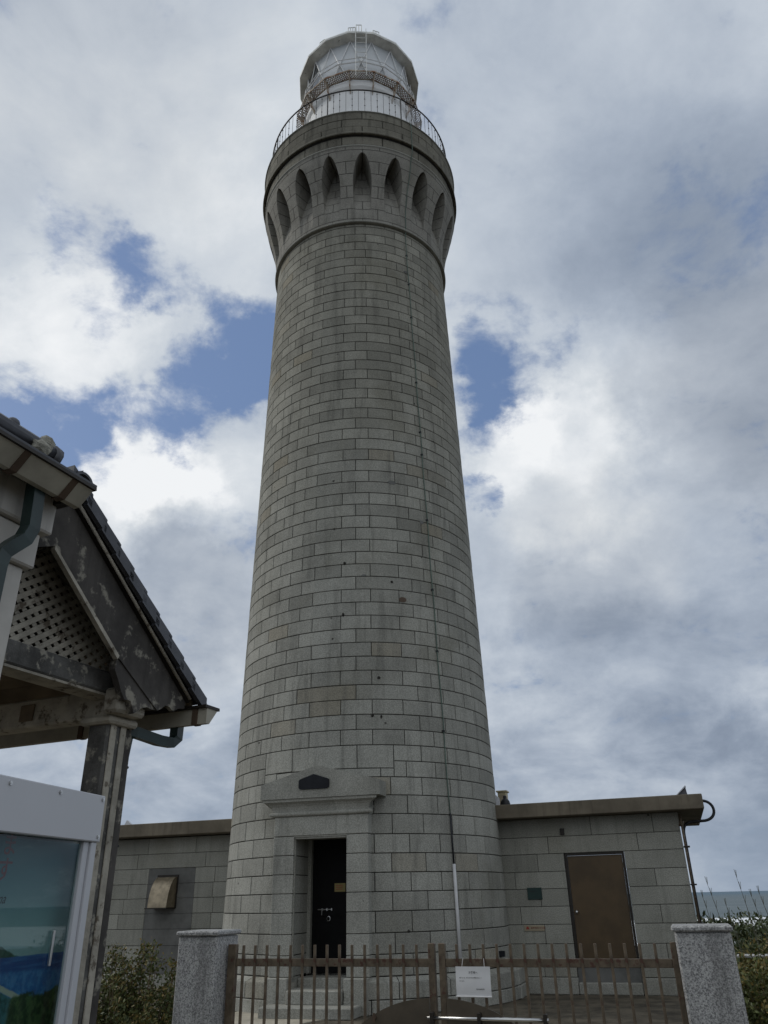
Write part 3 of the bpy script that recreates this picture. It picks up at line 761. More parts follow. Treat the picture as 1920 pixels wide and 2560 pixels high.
# roll, cove and corona
co_ = MB()
prf = [(-2.795, 2.915)] + [(-2.795-.032*sin(pi*i/6)-.01, 2.955-.035*cos(pi*i/6)) for i in range(7)] + [(-2.80, 2.995), (-2.803, 3.03), (-2.815, 3.08), (-2.84, 3.12), (-2.875, 3.15), (-2.885, 3.155), (-2.885, 3.185), (-2.89, 3.20), (-2.2, 3.20), (-2.2, 2.915)]
def ext(y, base=.86): return base + max(0, (-2.79-y))*1.9
n = len(prf); vs = []
for sgn in (-1, 1):
    for (y, z) in prf: vs.append(pf(sgn*ext(y), y, z))
co_.cur = (.55, .3); co_.add(vs, [(i, (i+1) % n, n+(i+1) % n, n+i) for i in range(n)] + [list(range(n)), list(range(n, 2*n))[::-1]])
co_.build('cornice', 'granite_plain', poro)
pd = MB(); pd.cur = (.8, .2)
pd.prism([(-1.085, 3.205), (1.105, 3.205), (1.105, 3.45), (0.0, 3.735), (-.06, 3.735), (-1.085, 3.455)], lambda x, z: pf(x, -2.905, z), lambda x, z: pf(x, -2.1, z))
pdo = pd.build('pediment', 'granite_plain', poro)
pq = MB(); pq.prism([(-.365, 3.37), (-.33, 3.345), (.15, 3.345), (.20, 3.37), (.20, 3.49), (.175, 3.51), (-.09, 3.595), (-.345, 3.515), (-.365, 3.49)], lambda x, z: pf(x-.0, -2.925, z), lambda x, z: pf(x, -2.9, z))
pqo = pq.build('date_plaque', 'plaque', pdo)
# reveal + door + steps
rv = MB(); rv.box((-.475, -2.78, 2.585), (.475, -1.7, 2.603), MP); rv.box((-.55, -1.85, .3), (.55, -1.80, 2.6), MP)
rv.box((-.478, -2.05, .5), (-.415, -1.9, 2.585), MP); rv.box((-.46, -2.76, 2.555), (.46, -2.73, 2.585), MP); rv.box((-.475, -2.74, .5), (-.455, -2.70, 2.57), MP); rv.build('door_reveal', 'granite_plain', poro)
dr = MB(); dr.cbox((-.415, -1.96, .50), (.475, -1.90, 2.58), .006, MP)
for z0, z1 in ((.62, 1.25), (1.35, 2.45)): dr.cbox((-.33, -1.967, z0), (.40, -1.958, z1), .003, MP)
dro = dr.build('iron_door', 'black', LH)
bo = MB(); bo.tube([pf(-.30, -1.985, 1.456), pf(-.04, -1.985, 1.456)], .009, 6); bo.tube([pf(-.225, -1.99, 1.456), pf(-.225, -1.99, 1.37)], .010, 6)
for x in (-.22, -.13, -.045): bo.cbox((x-.012, -1.995, 1.435), (x+.012, -1.965, 1.477), .004, MP)
bo.build('sliding_bolt', 'steel', dro)
hd = MB(); hd.tube([pf(-.10+.03*cos(a), -1.985, 1.315+.035*sin(a)) for a in [2*pi*i/12 for i in range(13)]], .005, 5); hd.build('ring_handle', 'steel', dro)
stk = MB(); stk.box((0.0, -1.972, 1.73), (.20, -1.967, 1.865), MP); sto = stk.build('yellow_sticker', 'brass', dro)
stk = MB()
for i in range(3): stk.box((.02, -1.9745, 1.825-.03*i), (.15, -1.9725, 1.833-.03*i), MP)
stk.build('sticker_print', 'redpaint', sto)
for (lo, hi, nm) in (((-.475, -2.45, .28), (.475, -1.9, .47), 'threshold'), ((-.44, -3.05, .15), (.46, -2.45, .345), 'step'), ((-.755, -3.38, 0), (.765, -2.9, .155), 'step')):
    s_ = MB(); s_.cur = (.8, .4); s_.cbox(lo, hi, .015, MP); s_.build(nm, 'granite_plain', LH)
# lightning conductor, conduit
lth = R_(51.9)
def th_z(z): return R_(54.2 - (z-3)*.28) if z < 17.4 else R_(49.9)
def surf(z):
    if z <= 17.35: return Rt(z)+.02
    if z < 17.55: return 2.49
    if z < 19.85: return rout(z)+.02
    return 2.96
cab = MB(); zz_ = [2.9+i*.3 for i in range(61) if 2.9+i*.3 < 21.15]
cab.tube([cp(surf(z), th_z(z)+.003*sin(z*3), z) for z in zz_] + [cp(2.90, th_z(21), 21.25)], .011, 5)
cabo = cab.build('lightning_conductor', 'greenwire', LH, True)
for z in (4.4, 5.95, 7.25, 8.85, 10.5, 11.1, 12.5, 14.5, 15.6, 16.6):
    c_ = MB(); p = Vector(cp(surf(z)-.01, th_z(z), z)); c_.cbox((p.x-.028, p.y-.02, p.z-.02), (p.x+.028, p.y+.02, p.z+.02), .005); c_.build('cable_clip', 'blackrubber', cabo)
cd_ = MB(); cd_.tube([cp(Rt(z)+.03, R_(54.2), z) for z in (2.12, 1.3, .5)], .030, 10); cd_.build('conduit', 'conduit', LH, True)
cd_ = MB(); cd_.tube([cp(Rt(z)+.03, R_(54.2-(z-2.1)*.1), z) for z in (2.95, 2.5, 2.1)], .016, 8); cd_.build('conduit_top', 'blackrubber', LH, True)
jb = MB(); p = Vector(cp(2.78, R_(79), .70)); jb.cbox((p.x-.06, p.y-.05, .65), (p.x+.06, p.y+.05, .74), .006); jb.build('vent_cap', 'plaque', LH)
# loose repairs and rust marks on the shaft, thin patches of mortar
def patch(x_th, z, wd, ht, m_, nm):
    q = MB(); pts = []
    for i in range(12):
        a_ = 2*pi*i/12; k_ = rb.uniform(.75, 1.1); pts.append((wd*cos(a_)*k_, ht*sin(a_)*k_))
    f_ = lambda off: (lambda u, v: cp(Rt(z+v)+off, R_(x_th)+u/Rt(z), z+v))
    q.prism(pts, f_(-.01), f_(.006)); q.build(nm, m_, LH)
patch(37.5, 6.93, .09, .06, 'redpaint' if 0 else 'gutterjoint', 'rust_stain')
for th, z, wd, ht in ((34.5, 9.62, .10, .05), (49.6, 8.77, .05, .04), (26.3, 5.33, .035, .03), (23.5, 4.62, .03, .03), (27.0, 4.6, .02, .03), (11.5, 6.6, .025, .05), (12, 7.7, .03, .04), (33, 7.3, .03, .03), (49, 16.0, .05, .04), (20.5, 7.42, .055, .02)):
    patch(th, z, wd, ht, 'patch' if wd > .04 else 'mortar', 'repair_patch')

# ------------------------------------------------------------------ annexes
WY = .5
def wall_blocks(mb, x0, x1, zs, js_fn, y=WY, holes=()):
    for i in range(len(zs)-1):
        js = [x0] + [j for j in js_fn(i) if x0+.1 < j < x1-.1] + [x1]
        for a_, b_ in zip(js, js[1:]):
            segs = [(a_, b_)]
            for (hx0, hx1, hz0, hz1) in holes:
                if zs[i+1] <= hz0+.01 or zs[i] >= hz1-.01: continue
                ns = []
                for (p, q_) in segs:
                    if q_ <= hx0 or p >= hx1: ns.append((p, q_)); continue
                    if p < hx0: ns.append((p, hx0))
                    if q_ > hx1: ns.append((hx1, q_))
                segs = ns
            for (p, q_) in segs:
                mb.cur = (rb.random(), rb.random()*.97)
                mb.cbox((p+.004, y+rb.uniform(-.002, .002), zs[i]+.004), (q_-.004, y+.3, zs[i+1]-.004), .006)
zsA = [.265, .49, .793, 1.11, 1.41, 1.709, 2.005, 2.316, 2.62, 2.955]
RA = TF.thing('annex_building', 'low granite annex right of the tower with brown steel door', 'annex building', (4.3, 0, 0))
mb = MB()
def jsR(i):
    base = {0: 3.3, 1: 3.75, 2: 3.375, 3: 2.95, 4: 3.36, 5: 2.9, 6: 3.365, 7: 3.6, 8: 4.45}.get(i, 3.4)
    right = {0: 5.9, 1: 5.5, 2: 5.9, 3: 5.5, 4: 6.0, 5: 5.5, 6: 6.0, 7: 5.28, 8: 5.6}.get(i, 5.5)
    return [base, right] if i < 7 else [base, right] if i != 7 else [3.6, 5.28]
wall_blocks(mb, 2.3, 6.08, zsA, jsR, holes=[(3.88, 5.0, .26, 2.316)])
# end wall
for i in range(len(zsA)-1):
    yy = [WY+.31] + [WY+.9+.9*j+(.45 if i % 2 else 0) for j in range(3)] + [4.2]
    for a_, b_ in zip(yy, yy[1:]):
        mb.cur = (rb.random(), rb.random()*.97); mb.cbox((5.79, a_+.004, zsA[i]+.004), (6.08, b_-.004, zsA[i+1]-.004), .006)
mb.build('wall', 'annexstone', RA)
mb = MB(); mb.box((2.3, WY+.012, .2), (3.87, WY+.28, 2.95)); mb.box((5.01, WY+.012, .2), (6.07, WY+.28, 2.95)); mb.box((3.87, WY+.012, 2.33), (5.01, WY+.28, 2.95)); mb.box((5.8, WY+.3, .2), (6.068, 4.19, 2.95))
mb.build('wall_joints', 'mortar', RA)
mb = MB(); mb.cur = (.8, .3); mb.cbox((2.9, WY-.06, 0), (3.885, WY+.3, .26), .012); mb.cbox((3.895, WY-.06, 0), (4.995, WY+.3, .185), .012); mb.cbox((5.005, WY-.06, 0), (6.14, WY+.3, .26), .012); mb.cbox((5.8, WY+.31, 0), (6.14, 4.2, .26), .012)
mb.build('plinth', 'granite_plain', RA)
mb = MB(); mb.cbox((2.05, .10, 2.958), (6.55, 4.4, 3.215), .012); mb.build('roof_slab', 'concrete', RA)
for hz in (.62, 1.35, 2.08):
    hg = MB(); hg.tube([(4.958, WY+.035, hz-.05), (4.958, WY+.035, hz+.05)], .012, 8); hg.build('hinge', 'bronze', RA)
fr = MB(); fr.box((3.89, WY+.02, .46), (3.93, WY+.12, 2.31)); fr.box((4.955, WY+.02, .46), (4.995, WY+.12, 2.31)); fr.box((3.93, WY+.02, 2.27), (4.955, WY+.12, 2.31)); fr.box((3.93, WY+.03, .44), (4.955, WY+.12, .47))
fr.build('door_frame', 'frame', RA)
d_ = MB(); d_.cbox((3.935, WY+.05, .475), (4.95, WY+.09, 2.265), .004); dd = d_.build('steel_door', 'brown', RA)
kb = MB(); kb.tube([(4.0, WY+.05, 1.31), (4.0, WY+.0, 1.31)], .012, 8); kb.ball((4.0, WY-.01, 1.31), .032, 10, 6); kb.build('door_knob', 'steel', dd, True)
rc = MB(); rc.box((3.885, WY+.06, .18), (4.998, WY+.25, .44)); rc.build('door_sill_panel', 'patch', RA)
fx = MB(); fx.cbox((3.86, WY-.03, 2.64), (3.94, WY+.02, 2.76), .006); fx.build('cable_box', 'frame', RA)
pl_ = MB(); pl_.cbox((3.115, WY-.015, 1.53), (3.39, WY-.001, 1.735), .003); plo = pl_.build('green_plaque', 'greenplaque', RA)
e3 = (1, 0, 0)
text('\u89d2\u5cf6\u706f\u53f0', .034, plane_M((3.17, WY-.0165, 1.66), e3, (0, 0, 1)), 'ink', plo)
sg = MB(); sg.cbox((2.995, WY-.018, 1.005), (3.37, WY-.001, 1.10), .003); sgo = sg.build('beige_sign', 'beige', RA)
text('\u767b\u9332\u6709\u5f62\u6587\u5316\u8ca1', .040, plane_M((3.115, WY-.0195, 1.042), e3, (0, 0, 1)), 'signtext', sgo, bold=.0006)
lg = MB(); lg.prism([(3.03, 1.035), (3.09, 1.035), (3.085, 1.065), (3.06, 1.085), (3.035, 1.065)], lambda x, z: (x, WY-.0205, z), lambda x, z: (x, WY-.0185, z)); lg.build('red_emblem', 'redpaint', sgo)
# cables and conduits at the right corner
cb_ = MB()
def bez(P_, n=14):
    out = []
    for i in range(n+1):
        t_ = i/n; a_ = (1-t_)**3; b_ = 3*(1-t_)**2*t_; c_ = 3*(1-t_)*t_*t_; d__ = t_**3
        out.append(tuple(P_[0][k]*a_+P_[1][k]*b_+P_[2][k]*c_+P_[3][k]*d__ for k in range(3)))
    return out
cb_.tube(bez([(6.54, .75, 3.15), (6.80, .75, 3.15), (6.82, .75, 2.78), (6.48, .70, 2.79)]) + bez([(6.46, .70, 2.79), (6.20, .66, 2.79), (6.13, .62, 2.75), (6.13, .60, 2.55)], 8)[1:] + [(6.13, .60, .3)], .026, 8)
cb_.build('looped_cable', 'blackrubber', RA, True)
cb_ = MB(); cb_.tube([(6.115, .46, 2.90), (6.115, .47, 2.4), (6.115, .47, .3)], .020, 8); cb_.tube([(6.12, .52, 2.80), (6.10, .52, 2.70)], .05, 8)
cb_.build('conduit', 'bronze', RA, True)
for z in (2.35, 1.72, 1.10): 
    c_ = MB(); c_.box((6.08, .43, z-.012), (6.19, .64, z+.012)); c_.build('conduit_clip', 'frame', RA)
cs = MB(); cs.cbox((6.02, .30, 0), (6.20, .46, .10), .01); cs.build('drain_box', 'frame', RA)
# things standing on the right roof
sp_ = MB()
Ms = Matrix.Translation((6.22, .45, 3.215))
sp_.prism([(0, 0), (.02, 0), (.205, .155), (.193, .168)], lambda x, z: (6.10+x, .22, 3.217+z), lambda x, z: (6.10+x, .60, 3.217+z))
so2 = TF.solo(sp_, 'solar_panel', 'alu', 'small tilted solar panel on the right end of the annex roof', 'solar panel', (6.2, .4, 3.22))
br = MB(); br.prism([(6.125, 3.218), (6.31, 3.218), (6.295, 3.366)], lambda x, z: (x, .30, z), lambda x, z: (x, .33, z)); br.prism([(6.20, 3.218), (6.29, 3.218), (6.295, 3.37)], lambda x, z: (x, .50, z), lambda x, z: (x, .53, z)); br.build('panel_stand', 'solar', so2)
bx = MB(); bx.cbox((2.42, 1.9, 3.215), (2.60, 2.15, 3.66), .006); bxo = TF.thing('equipment_box', 'cream metal box with a lid behind the tower on the annex roof', 'equipment box', (2.5, 2, 3.215)); bx.build('box_body', 'cream', bxo)
bx = MB(); bx.cbox((2.39, 1.87, 3.66), (2.63, 2.18, 3.69), .004); bx.build('lid', 'cream', bxo)
bx = MB(); bx.box((2.45, 1.893, 3.30), (2.57, 1.897, 3.60)); bx.build('door_panel', 'beige', bxo)
dmq = MB(); dmq.lathe([(.10, 3.216), (.105, 3.30), (.09, 3.36), (.06, 3.395), (.035, 3.41), (.04, 3.44), (.03, 3.465), (.002, 3.475)], 16, cx=2.76, cy=.9)
TF.solo(dmq, 'black_lamp', 'blackrubber', 'black domed lamp on the annex roof beside the cream box', 'lamp', (2.76, .9, 3.216), smooth=True)
pt_ = MB(); pt_.prism([(2.60, 3.217), (2.755, 3.217), (2.755, 3.36), (2.70, 3.42), (2.60, 3.44)], lambda x, z: (x, .30, z), lambda x, z: (x, .33, z))
TF.solo(pt_, 'flashing_plate', 'alu', 'pale grey metal plate standing between tower and annex roof', 'metal plate', (2.68, .31, 3.217))

LA = TF.thing('annex_building', 'low granite annex left of the tower with curved steel vent hood', 'annex building', (-4.5, 0, 0))
mb = MB()
def jsL(i):
    o_ = {0: .3, 1: .0, 2: .45, 3: .15, 4: .5, 5: .05, 6: .45, 7: .1, 8: .6}.get(i, 0)
    a_ = {8: [-4.25, -5.5], 7: [-3.98, -5.75], 6: [-3.72], 5: [-3.75, -5.93], 4: [-3.72, -6.0], 3: [-3.75, -6.1], 2: [-3.5], 1: [-3.75, -5.9], 0: [-3.5]}.get(i)
    return sorted(a_)
wall_blocks(mb, -6.6, -2.4, zsA, jsL, holes=[(-5.42, -4.22, .26, 2.316)])
for i in range(len(zsA)-1):
    yy = [WY+.31] + [WY+.9+.9*j+(.45 if i % 2 else 0) for j in range(3)] + [4.2]
    for a_, b_ in zip(yy, yy[1:]):
        mb.cur = (rb.random(), rb.random()*.97); mb.cbox((-6.6, a_+.004, zsA[i]+.004), (-6.31, b_-.004, zsA[i+1]-.004), .006)
mb.build('wall', 'annexstone', LA)
mb = MB(); mb.box((-6.58, WY+.012, .2), (-5.43, WY+.28, 2.95)); mb.box((-4.21, WY+.012, .2), (-2.4, WY+.28, 2.95)); mb.box((-5.43, WY+.012, 2.33), (-4.21, WY+.28, 2.95)); mb.build('wall_joints', 'mortar', LA)
mb = MB()
for i in range(7):
    mb.cbox((-5.42, WY+.003, zsA[i]+.003), (-4.22, WY+.25, zsA[i+1]-.003), .003)
mb.build('cement_patch', 'patch', LA)
mb = MB(); mb.cur = (.8, .3); mb.cbox((-6.66, WY-.06, 0), (-2.4, WY+.3, .26), .012); mb.build('plinth', 'granite_plain', LA)
mb = MB(); mb.cbox((-7.0, .10, 2.972), (-2.05, 4.4, 3.245), .012); mb.build('roof_slab', 'concrete', LA)
# vent hood: quarter round
hq = MB(); hx0, hx1 = -5.14, -4.66; zt, zb = 2.14, 1.53; dpt = .34
arc = [(WY-dpt*sin(pi/2*i/12), zb+(zt-zb)*cos(pi/2*i/12)) for i in range(13)]
vs = [(hx0, y, z) for y, z in arc]+[(hx1, y, z) for y, z in arc]; hq.add(vs, [(i, i+1, 14+i, 13+i) for i in range(12)])
ho = hq.build('vent_hood', 'hood', LA, True)
for x in (hx0+.003, hx1-.003):
    hs = MB(); hs.prism([(WY, zb), *[(y, z) for y, z in arc[::-1]]], lambda y, z: (x-.003, y, z), lambda y, z: (x+.003, y, z)); hs.build('hood_cheek', 'hood', ho)
hs = MB(); hs.box((hx0-.03, WY-.02, zb-.02), (hx1+.03, WY-.005, zt+.04)); hs.box((hx0-.06, WY-dpt-.02, zb-.025), (hx1+.01, WY, zb-.005)); hs.build('hood_flange', 'frame', ho)
tr_ = MB(); tr_.prism([(-6.30, 3.247), (-6.02, 3.247), (-6.22, 3.39)], lambda x, z: (x, .55, z), lambda x, z: (x, .60, z))
TF.solo(tr_, 'roof_fitting', 'alu', 'small pale metal wedge on the left annex roof beside the wooden post', 'roof fitting', (-6.15, .57, 3.247))

# ------------------------------------------------------------------ gate pillars and gate
def pillar(s0, label):
    t_ = GF.thing('gate_pillar', label, 'gate pillar', (s0+.16, 0, 0), 'grey gate pillars')
    p = MB(); p.cbox((s0, -.16, 0), (s0+.32, .16, 1.385), .012); p.build('pillar_shaft', 'wash', t_)
    p = MB(); p.cbox((s0-.014, -.176, 1.388), (s0+.334, .176, 1.42), .009); p.build('capstone', 'wash', t_)
pillar(-.372, 'speckled grey gate pillar in front of the left annex and shrub')
pillar(3.052, 'speckled grey gate pillar right of the gate by the green scrub')
def leaf(label, sA, sB, pA, pB, bars, panel):
    t_ = GF.thing('gate_leaf', label, 'gate', (sA, 0, 0), 'gate leaves')
    for (a_, b_) in (pA, pB):
        p = MB(); p.cbox((a_, -.022, .06), (b_, .022, 1.328), .004); p.build('stile', 'bronze', t_)
    p = MB(); p.cbox((pA[1], -.010, 1.19), (pB[0], .014, 1.238), .003); p.build('top_rail', 'bronze', t_)
    p = MB(); p.cbox((pA[1], -.010, .12), (pB[0], .014, .168), .003); p.build('bottom_rail', 'bronze', t_)
    b0 = None
    for x in bars:
        if b0 is None:
            p = MB(); p.cbox((-.0085+sA, -.020, .14), (.0085+sA, -.0025, 1.322), .002); b0 = p.build('bar', 'bronze', t_); o_ = b0
        else: o_ = b0.copy(); col.objects.link(o_); o_.parent = t_
        o_.location = (x-sA, 0, 0)
    # arched sheet panel fixed on the front of the bars
    c_, R0, ztop = 1.52, 1.42, 1.018
    pts = []
    x0, x1 = panel
    for i in range(17):
        x = x0+(x1-x0)*i/16; pts.append((x, ztop-R0+math.sqrt(R0*R0-(x-c_)**2)*1.0 - .35*abs(x-c_)**3))
    p = MB(); p.prism([(x0, .30)]+pts+[(x1, .30)], lambda x, z: (x, -.032, z), lambda x, z: (x, -.023, z)); po = p.build('arched_panel', 'panel', t_)
    return t_, po
L1, LP = leaf('left leaf of the brown metal gate before the dark doorway', 0, 1.51, (-.037, .027), (1.468, 1.512), [.086+.0929*i for i in range(15)], (.99, 1.468))
L2, RP = leaf('right leaf of the brown metal gate carrying the paper notice', 1.54, 3.05, (1.541, 1.584), (3.015, 3.050), [1.665+.0899*i for i in range(15)], (1.585, 2.16))
q = MB(); q.tube([(1.09, -.033, .905), (1.09, -.05, .905)], .013, 6); q.tube([(1.09, -.05, .93), (1.09, -.05, .88)], .008, 6); q.build('rusty_bolt', 'gutterjoint', LP)
q = MB(); q.tube([(1.46, -.06, .912), (2.235, -.06, .912)], .011, 8); lt = q.build('sliding_latch_bar', 'steel', L2, True)
for x in (1.49, 1.80, 2.215): q = MB(); q.cbox((x-.012, -.075, .875), (x+.012, -.034, .945), .003); q.build('latch_bracket', 'frame', lt)
nq = GF.thing('paper_notice', 'laminated white paper notice hung on the right gate leaf', 'notice', (1.657, -.03, 1.03))
q = MB()
nn = 8
vs = []
for j in range(nn+1):
    for i in range(nn+1):
        u, v = i/nn, j/nn
        vs.append((1.657+.229*u, -.040-.004*sin(u*3.1)-.003*sin(v*5), 1.033+.163*v))
q.add(vs, [(j*(nn+1)+i, j*(nn+1)+i+1, (j+1)*(nn+1)+i+1, (j+1)*(nn+1)+i) for j in range(nn) for i in range(nn)])
po = q.build('sheet', 'paper', nq, True)
for (body, sz, x, z, al) in (('\u304a\u5ba2\u69d8\u3078', .015, 1.745, 1.158, 'LEFT'), ('\u5f37\u98a8\u306e\u305f\u3081\u3001\u672c\u65e5\u306f\u706f\u53f0\u306e\u53c2\u89b3\u3092\u4e2d\u6b62\u3057\u3066', .0078, 1.682, 1.131, 'LEFT'), ('\u304a\u308a\u307e\u3059\u3002', .0078, 1.682, 1.113, 'LEFT'), ('\u71c8\u5149\u4f1a\u89d2\u5cf6\u652f\u6240', .0078, 1.79, 1.068, 'LEFT')):
    text(body, sz, plane_M((x, -.0495, z), e3, (0, 0, 1)), 'ink', nq, bold=.0001)
q = MB(); q.tube([(1.655, -.047, 1.031), (1.888, -.047, 1.030)], .0045, 6); q.tube([(1.70, -.04, 1.19), (1.705, -.02, 1.24)], .0015, 4); q.tube([(1.85, -.04, 1.19), (1.845, -.02, 1.24)], .0015, 4); q.build('plastic_strip', 'net' if 0 else 'paper', nq)

# ------------------------------------------------------------------ wooden shelter (left)
SH = HF.thing('wooden_shelter', 'old peeling wooden shelter with tiled gable roof at left', 'shelter', (0, 0, 0))
q = MB(); q.cbox((-.05, -.132, 0), (.085, .01, 2.44), .012); q.build('post', 'wood', SH)
q = MB(); q.cbox((.086, -.118, 0), (.094, -.075, 2.44), .003); q.cbox((.086, -.045, 0), (.094, -.003, 2.44), .003); q.build('post_batten', 'woodpale', SH)
q = MB(); q.cbox((-.085, -.165, 2.43), (.125, .05, 2.47), .012); q.build('post_cap', 'woodpale', SH)
q = MB(); q.box((-.08, .012, 0), (.08, .055, 2.43)); q.build('post_backing', 'wooddark', SH)
q = MB(); q.cbox((-.03, -2.3, 2.575), (.10, -.10, 2.685), .008); q.build('tie_beam', 'wood', SH)
q = MB(); q.box((-.04, -2.3, 2.562), (.09, -.12, 2.574)); q.build('beam_soffit', 'woodpale', SH)
q = MB(); q.cbox((-3.0, -.125, 2.47), (.085, -.01, 2.62), .01); q.build('eave_beam', 'woodpale', SH)
for x in (-.50, -.95, -1.4): q = MB(); q.cbox((x-.05, -.135, 2.50), (x+.05, -.127, 2.59), .003); q.build('beam_socket', 'soffit', SH)
# rafters / roof
SL = -.74
def rz(s, top=0): return 2.62 + SL*(s-.30) + top         # underside line of roof at gable
APX = -.82
q = MB(); q.prism([(.34, rz(.34)-.005), (APX, rz(APX)-.005), (APX, rz(APX)+.03), (.34, rz(.34)+.03)], lambda s, z: (-3.0, s, z), lambda s, z: (.24, s, z)); q.build('roof_boards', 'soffit', SH)
q = MB(); q.prism([(2*APX-.34, rz(.34)-.005), (APX, rz(APX)-.005), (APX, rz(APX)+.03), (2*APX-.34, rz(.34)+.03)], lambda s, z: (-3.0, s, z), lambda s, z: (.24, s, z)); q.build('roof_boards', 'soffit', SH)
# stepped tiles
def tiles(side):
    q = MB(); n_ = 10
    for i in range(n_):
        s0 = .375 - i*(.375-APX)/n_; s1 = .375-(i+1)*(.375-APX)/n_ - .03
        za, zb_ = rz(s0)+.045, rz(s1)+.03
        sA, sB = (s0, s1) if side > 0 else (2*APX-s0, 2*APX-s1)
        q.prism([(sA, za), (sA, za+.030), (sB, zb_+.028), (sB, zb_)], lambda s, z: (-3.0, s, z), lambda s, z: (.31, s, z))
        if side > 0:
            q.prism([(sA, za-.045), (sA, za+.002), (sB, zb_+.002), (sB, zb_-.045)], lambda s, z: (.285, s, z), lambda s, z: (.312, s, z))
    q.build('roof_tiles', 'tile', SH)
tiles(1); tiles(-1)
q = MB(); q.prism([(.275, 2.61), (APX, rz(APX)-.02), (APX, 3.12), (-.303, 2.721), (.045, 2.515), (.075, 2.53), (.106, 2.554), (.14, 2.553), (.176, 2.535), (.22, 2.56), (.271, 2.567)], lambda s, z: (.215, s, z), lambda s, z: (.24, s, z)); bg_ = q.build('barge_board', 'wooddark', SH)
q = MB(); q.prism([(.28, rz(.28)+.002), (APX, rz(APX)+.002), (APX, rz(APX)-.035), (.28, rz(.28)-.035)], lambda s, z: (.241, s, z), lambda s, z: (.262, s, z)); q.build('barge_moulding', 'frame', bg_)
q = MB(); q.tube([(.272, .27, rz(.27)-.024), (.272, APX, rz(APX)-.024)], .009, 8); q.build('barge_roll', 'woodpale', bg_, True)
q = MB(); q.prism([(-.30, 2.722), (APX, 3.122), (APX, 3.102), (-.31, 2.703)], lambda s, z: (.222, s, z), lambda s, z: (.250, s, z)); q.build('barge_edge', 'woodpale', bg_)
q = MB(); q.prism([(-.298, 2.713), (-.254, 2.722), (.040, 2.519), (.007, 2.514), (-.03, 2.520), (-.068, 2.507), (-.123, 2.469), (-.158, 2.526), (-.205, 2.524), (-.235, 2.558), (-.27, 2.615), (-.301, 2.656)], lambda s, z: (.195, s, z), lambda s, z: (.232, s, z)); q.build('carved_bracket', 'wooddark', SH)
q = MB(); q.cbox((.086, -.20, 2.472), (.19, .02, 2.60), .015); q.build('beam_head', 'woodpale', SH)
# far (unseen side) barge board for symmetry
q = MB(); q.prism([(2*APX-.26, rz(.26)-.02), (APX, rz(APX)-.02), (APX, 3.12), (2*APX+.303, 2.721), (APX, 3.12)], lambda s, z: (.215, s, z), lambda s, z: (.24, s, z)); q.build('barge_board', 'wooddark', SH)
# lattice in the gable
lat = MB(); lb = MB()
tri = lambda s, z: z > 2.69 and z < rz(s)-.26+.02 and s < -.08 and s > 2*APX+.08
def clip_strip(mb_, p, d, wv, x0, x1):
    # centre line p + t d inside the gable triangle
    ts = [t_*.02 for t_ in range(-200, 200) if (lambda s, z: 2.65 < z < min(rz(s), rz(2*APX-s))-.15)(p[0]+d[0]*t_*.02, p[1]+d[1]*t_*.02)]
    if len(ts) < 3: return
    a_, b_ = ts[0], ts[-1]; nx, nz = -d[1]*wv, d[0]*wv
    P_ = [(p[0]+d[0]*a_+nx, p[1]+d[1]*a_+nz), (p[0]+d[0]*b_+nx, p[1]+d[1]*b_+nz), (p[0]+d[0]*b_-nx, p[1]+d[1]*b_-nz), (p[0]+d[0]*a_-nx, p[1]+d[1]*a_-nz)]
    mb_.prism(P_, lambda s, z: (x0+.035, s, z), lambda s, z: (x1+.035, s, z))
for i in range(-16, 30):
    clip_strip(lat, (APX, 2.68+i*.053), (cos(.62), sin(.62)), .0125, .030, .036)
for i in range(-16, 30):
    clip_strip(lb, (APX, 2.68+i*.053), (cos(-.62), sin(-.62)), .0125, .022, .028)
lat.build('lattice_front_slats', 'woodpale', SH); lb.build('lattice_rear_slats', 'woodpale', SH)
q = MB(); q.prism([(-.12, 2.60), (APX, rz(APX)-.2), (2*APX+.12, 2.60)], lambda s, z: (-.05, s, z), lambda s, z: (-.03, s, z)); q.build('gable_backing', 'frame', SH)
q = MB(); q.box((-3.0, 2*APX, 2.70), (-.04, -.13, 2.715)); q.build('ceiling', 'soffit', SH)
# trapezoid gutter with brown joints
def gutter(parent, s_or_x, a0_, a1_, ztop, along, joints, outw=.10, h=.085, d0=0):
    prof_ = [(0, 0), (outw, 0), (outw*.30, -h), (0, -h)]
    prof_o = [(-.01, .004), (outw+.006, .004), (outw*.30+.004, -h-.004), (-.01, -h-.004)]
    if along == 'x': f_ = lambda x: (lambda u, z: (x, s_or_x+u, ztop+z))
    else: f_ = lambda s: (lambda u, z: (s_or_x+u, s, ztop+z))
    q = MB(); q.prism(prof_, f_(a0_), f_(a1_)); g_ = q.build('gutter', 'gutter', parent)
    for j in joints:
        q = MB(); q.prism(prof_o, f_(j-.017), f_(j+.017)); q.build('gutter_joint', 'gutterjoint', g_)
    q = MB(); q.prism([(-.02, .0), (outw+.014, .0), (outw+.012, .016), (-.02, .016)], f_(a0_-.004), f_(a1_+.006)); q.build('gutter_rim', 'frame', g_)
    return g_
gutter(SH, .335, -3.0, .345, 2.575, 'x', [-.55, -1.35, -2.1, .27])
q = MB(); q.tube([(.12, .375, 2.50), (.12, .375, 2.435), (.115, .34, 2.405), (.10, .25, 2.405), (.07, .085, 2.425), (.045, .055, 2.40), (.04, .045, 2.30)], .027, 4, sq=True)
q.tube([(.04, .045, 2.32), (.04, .045, .1)], .024, 4, sq=True); dp = q.build('downpipe', 'greenpipe', SH)
for z in (2.24, 1.86): q = MB(); q.cbox((.04, .07, z), (.055, .095, z+.012), .003); q.build('pipe_clip', 'blackrubber', dp)
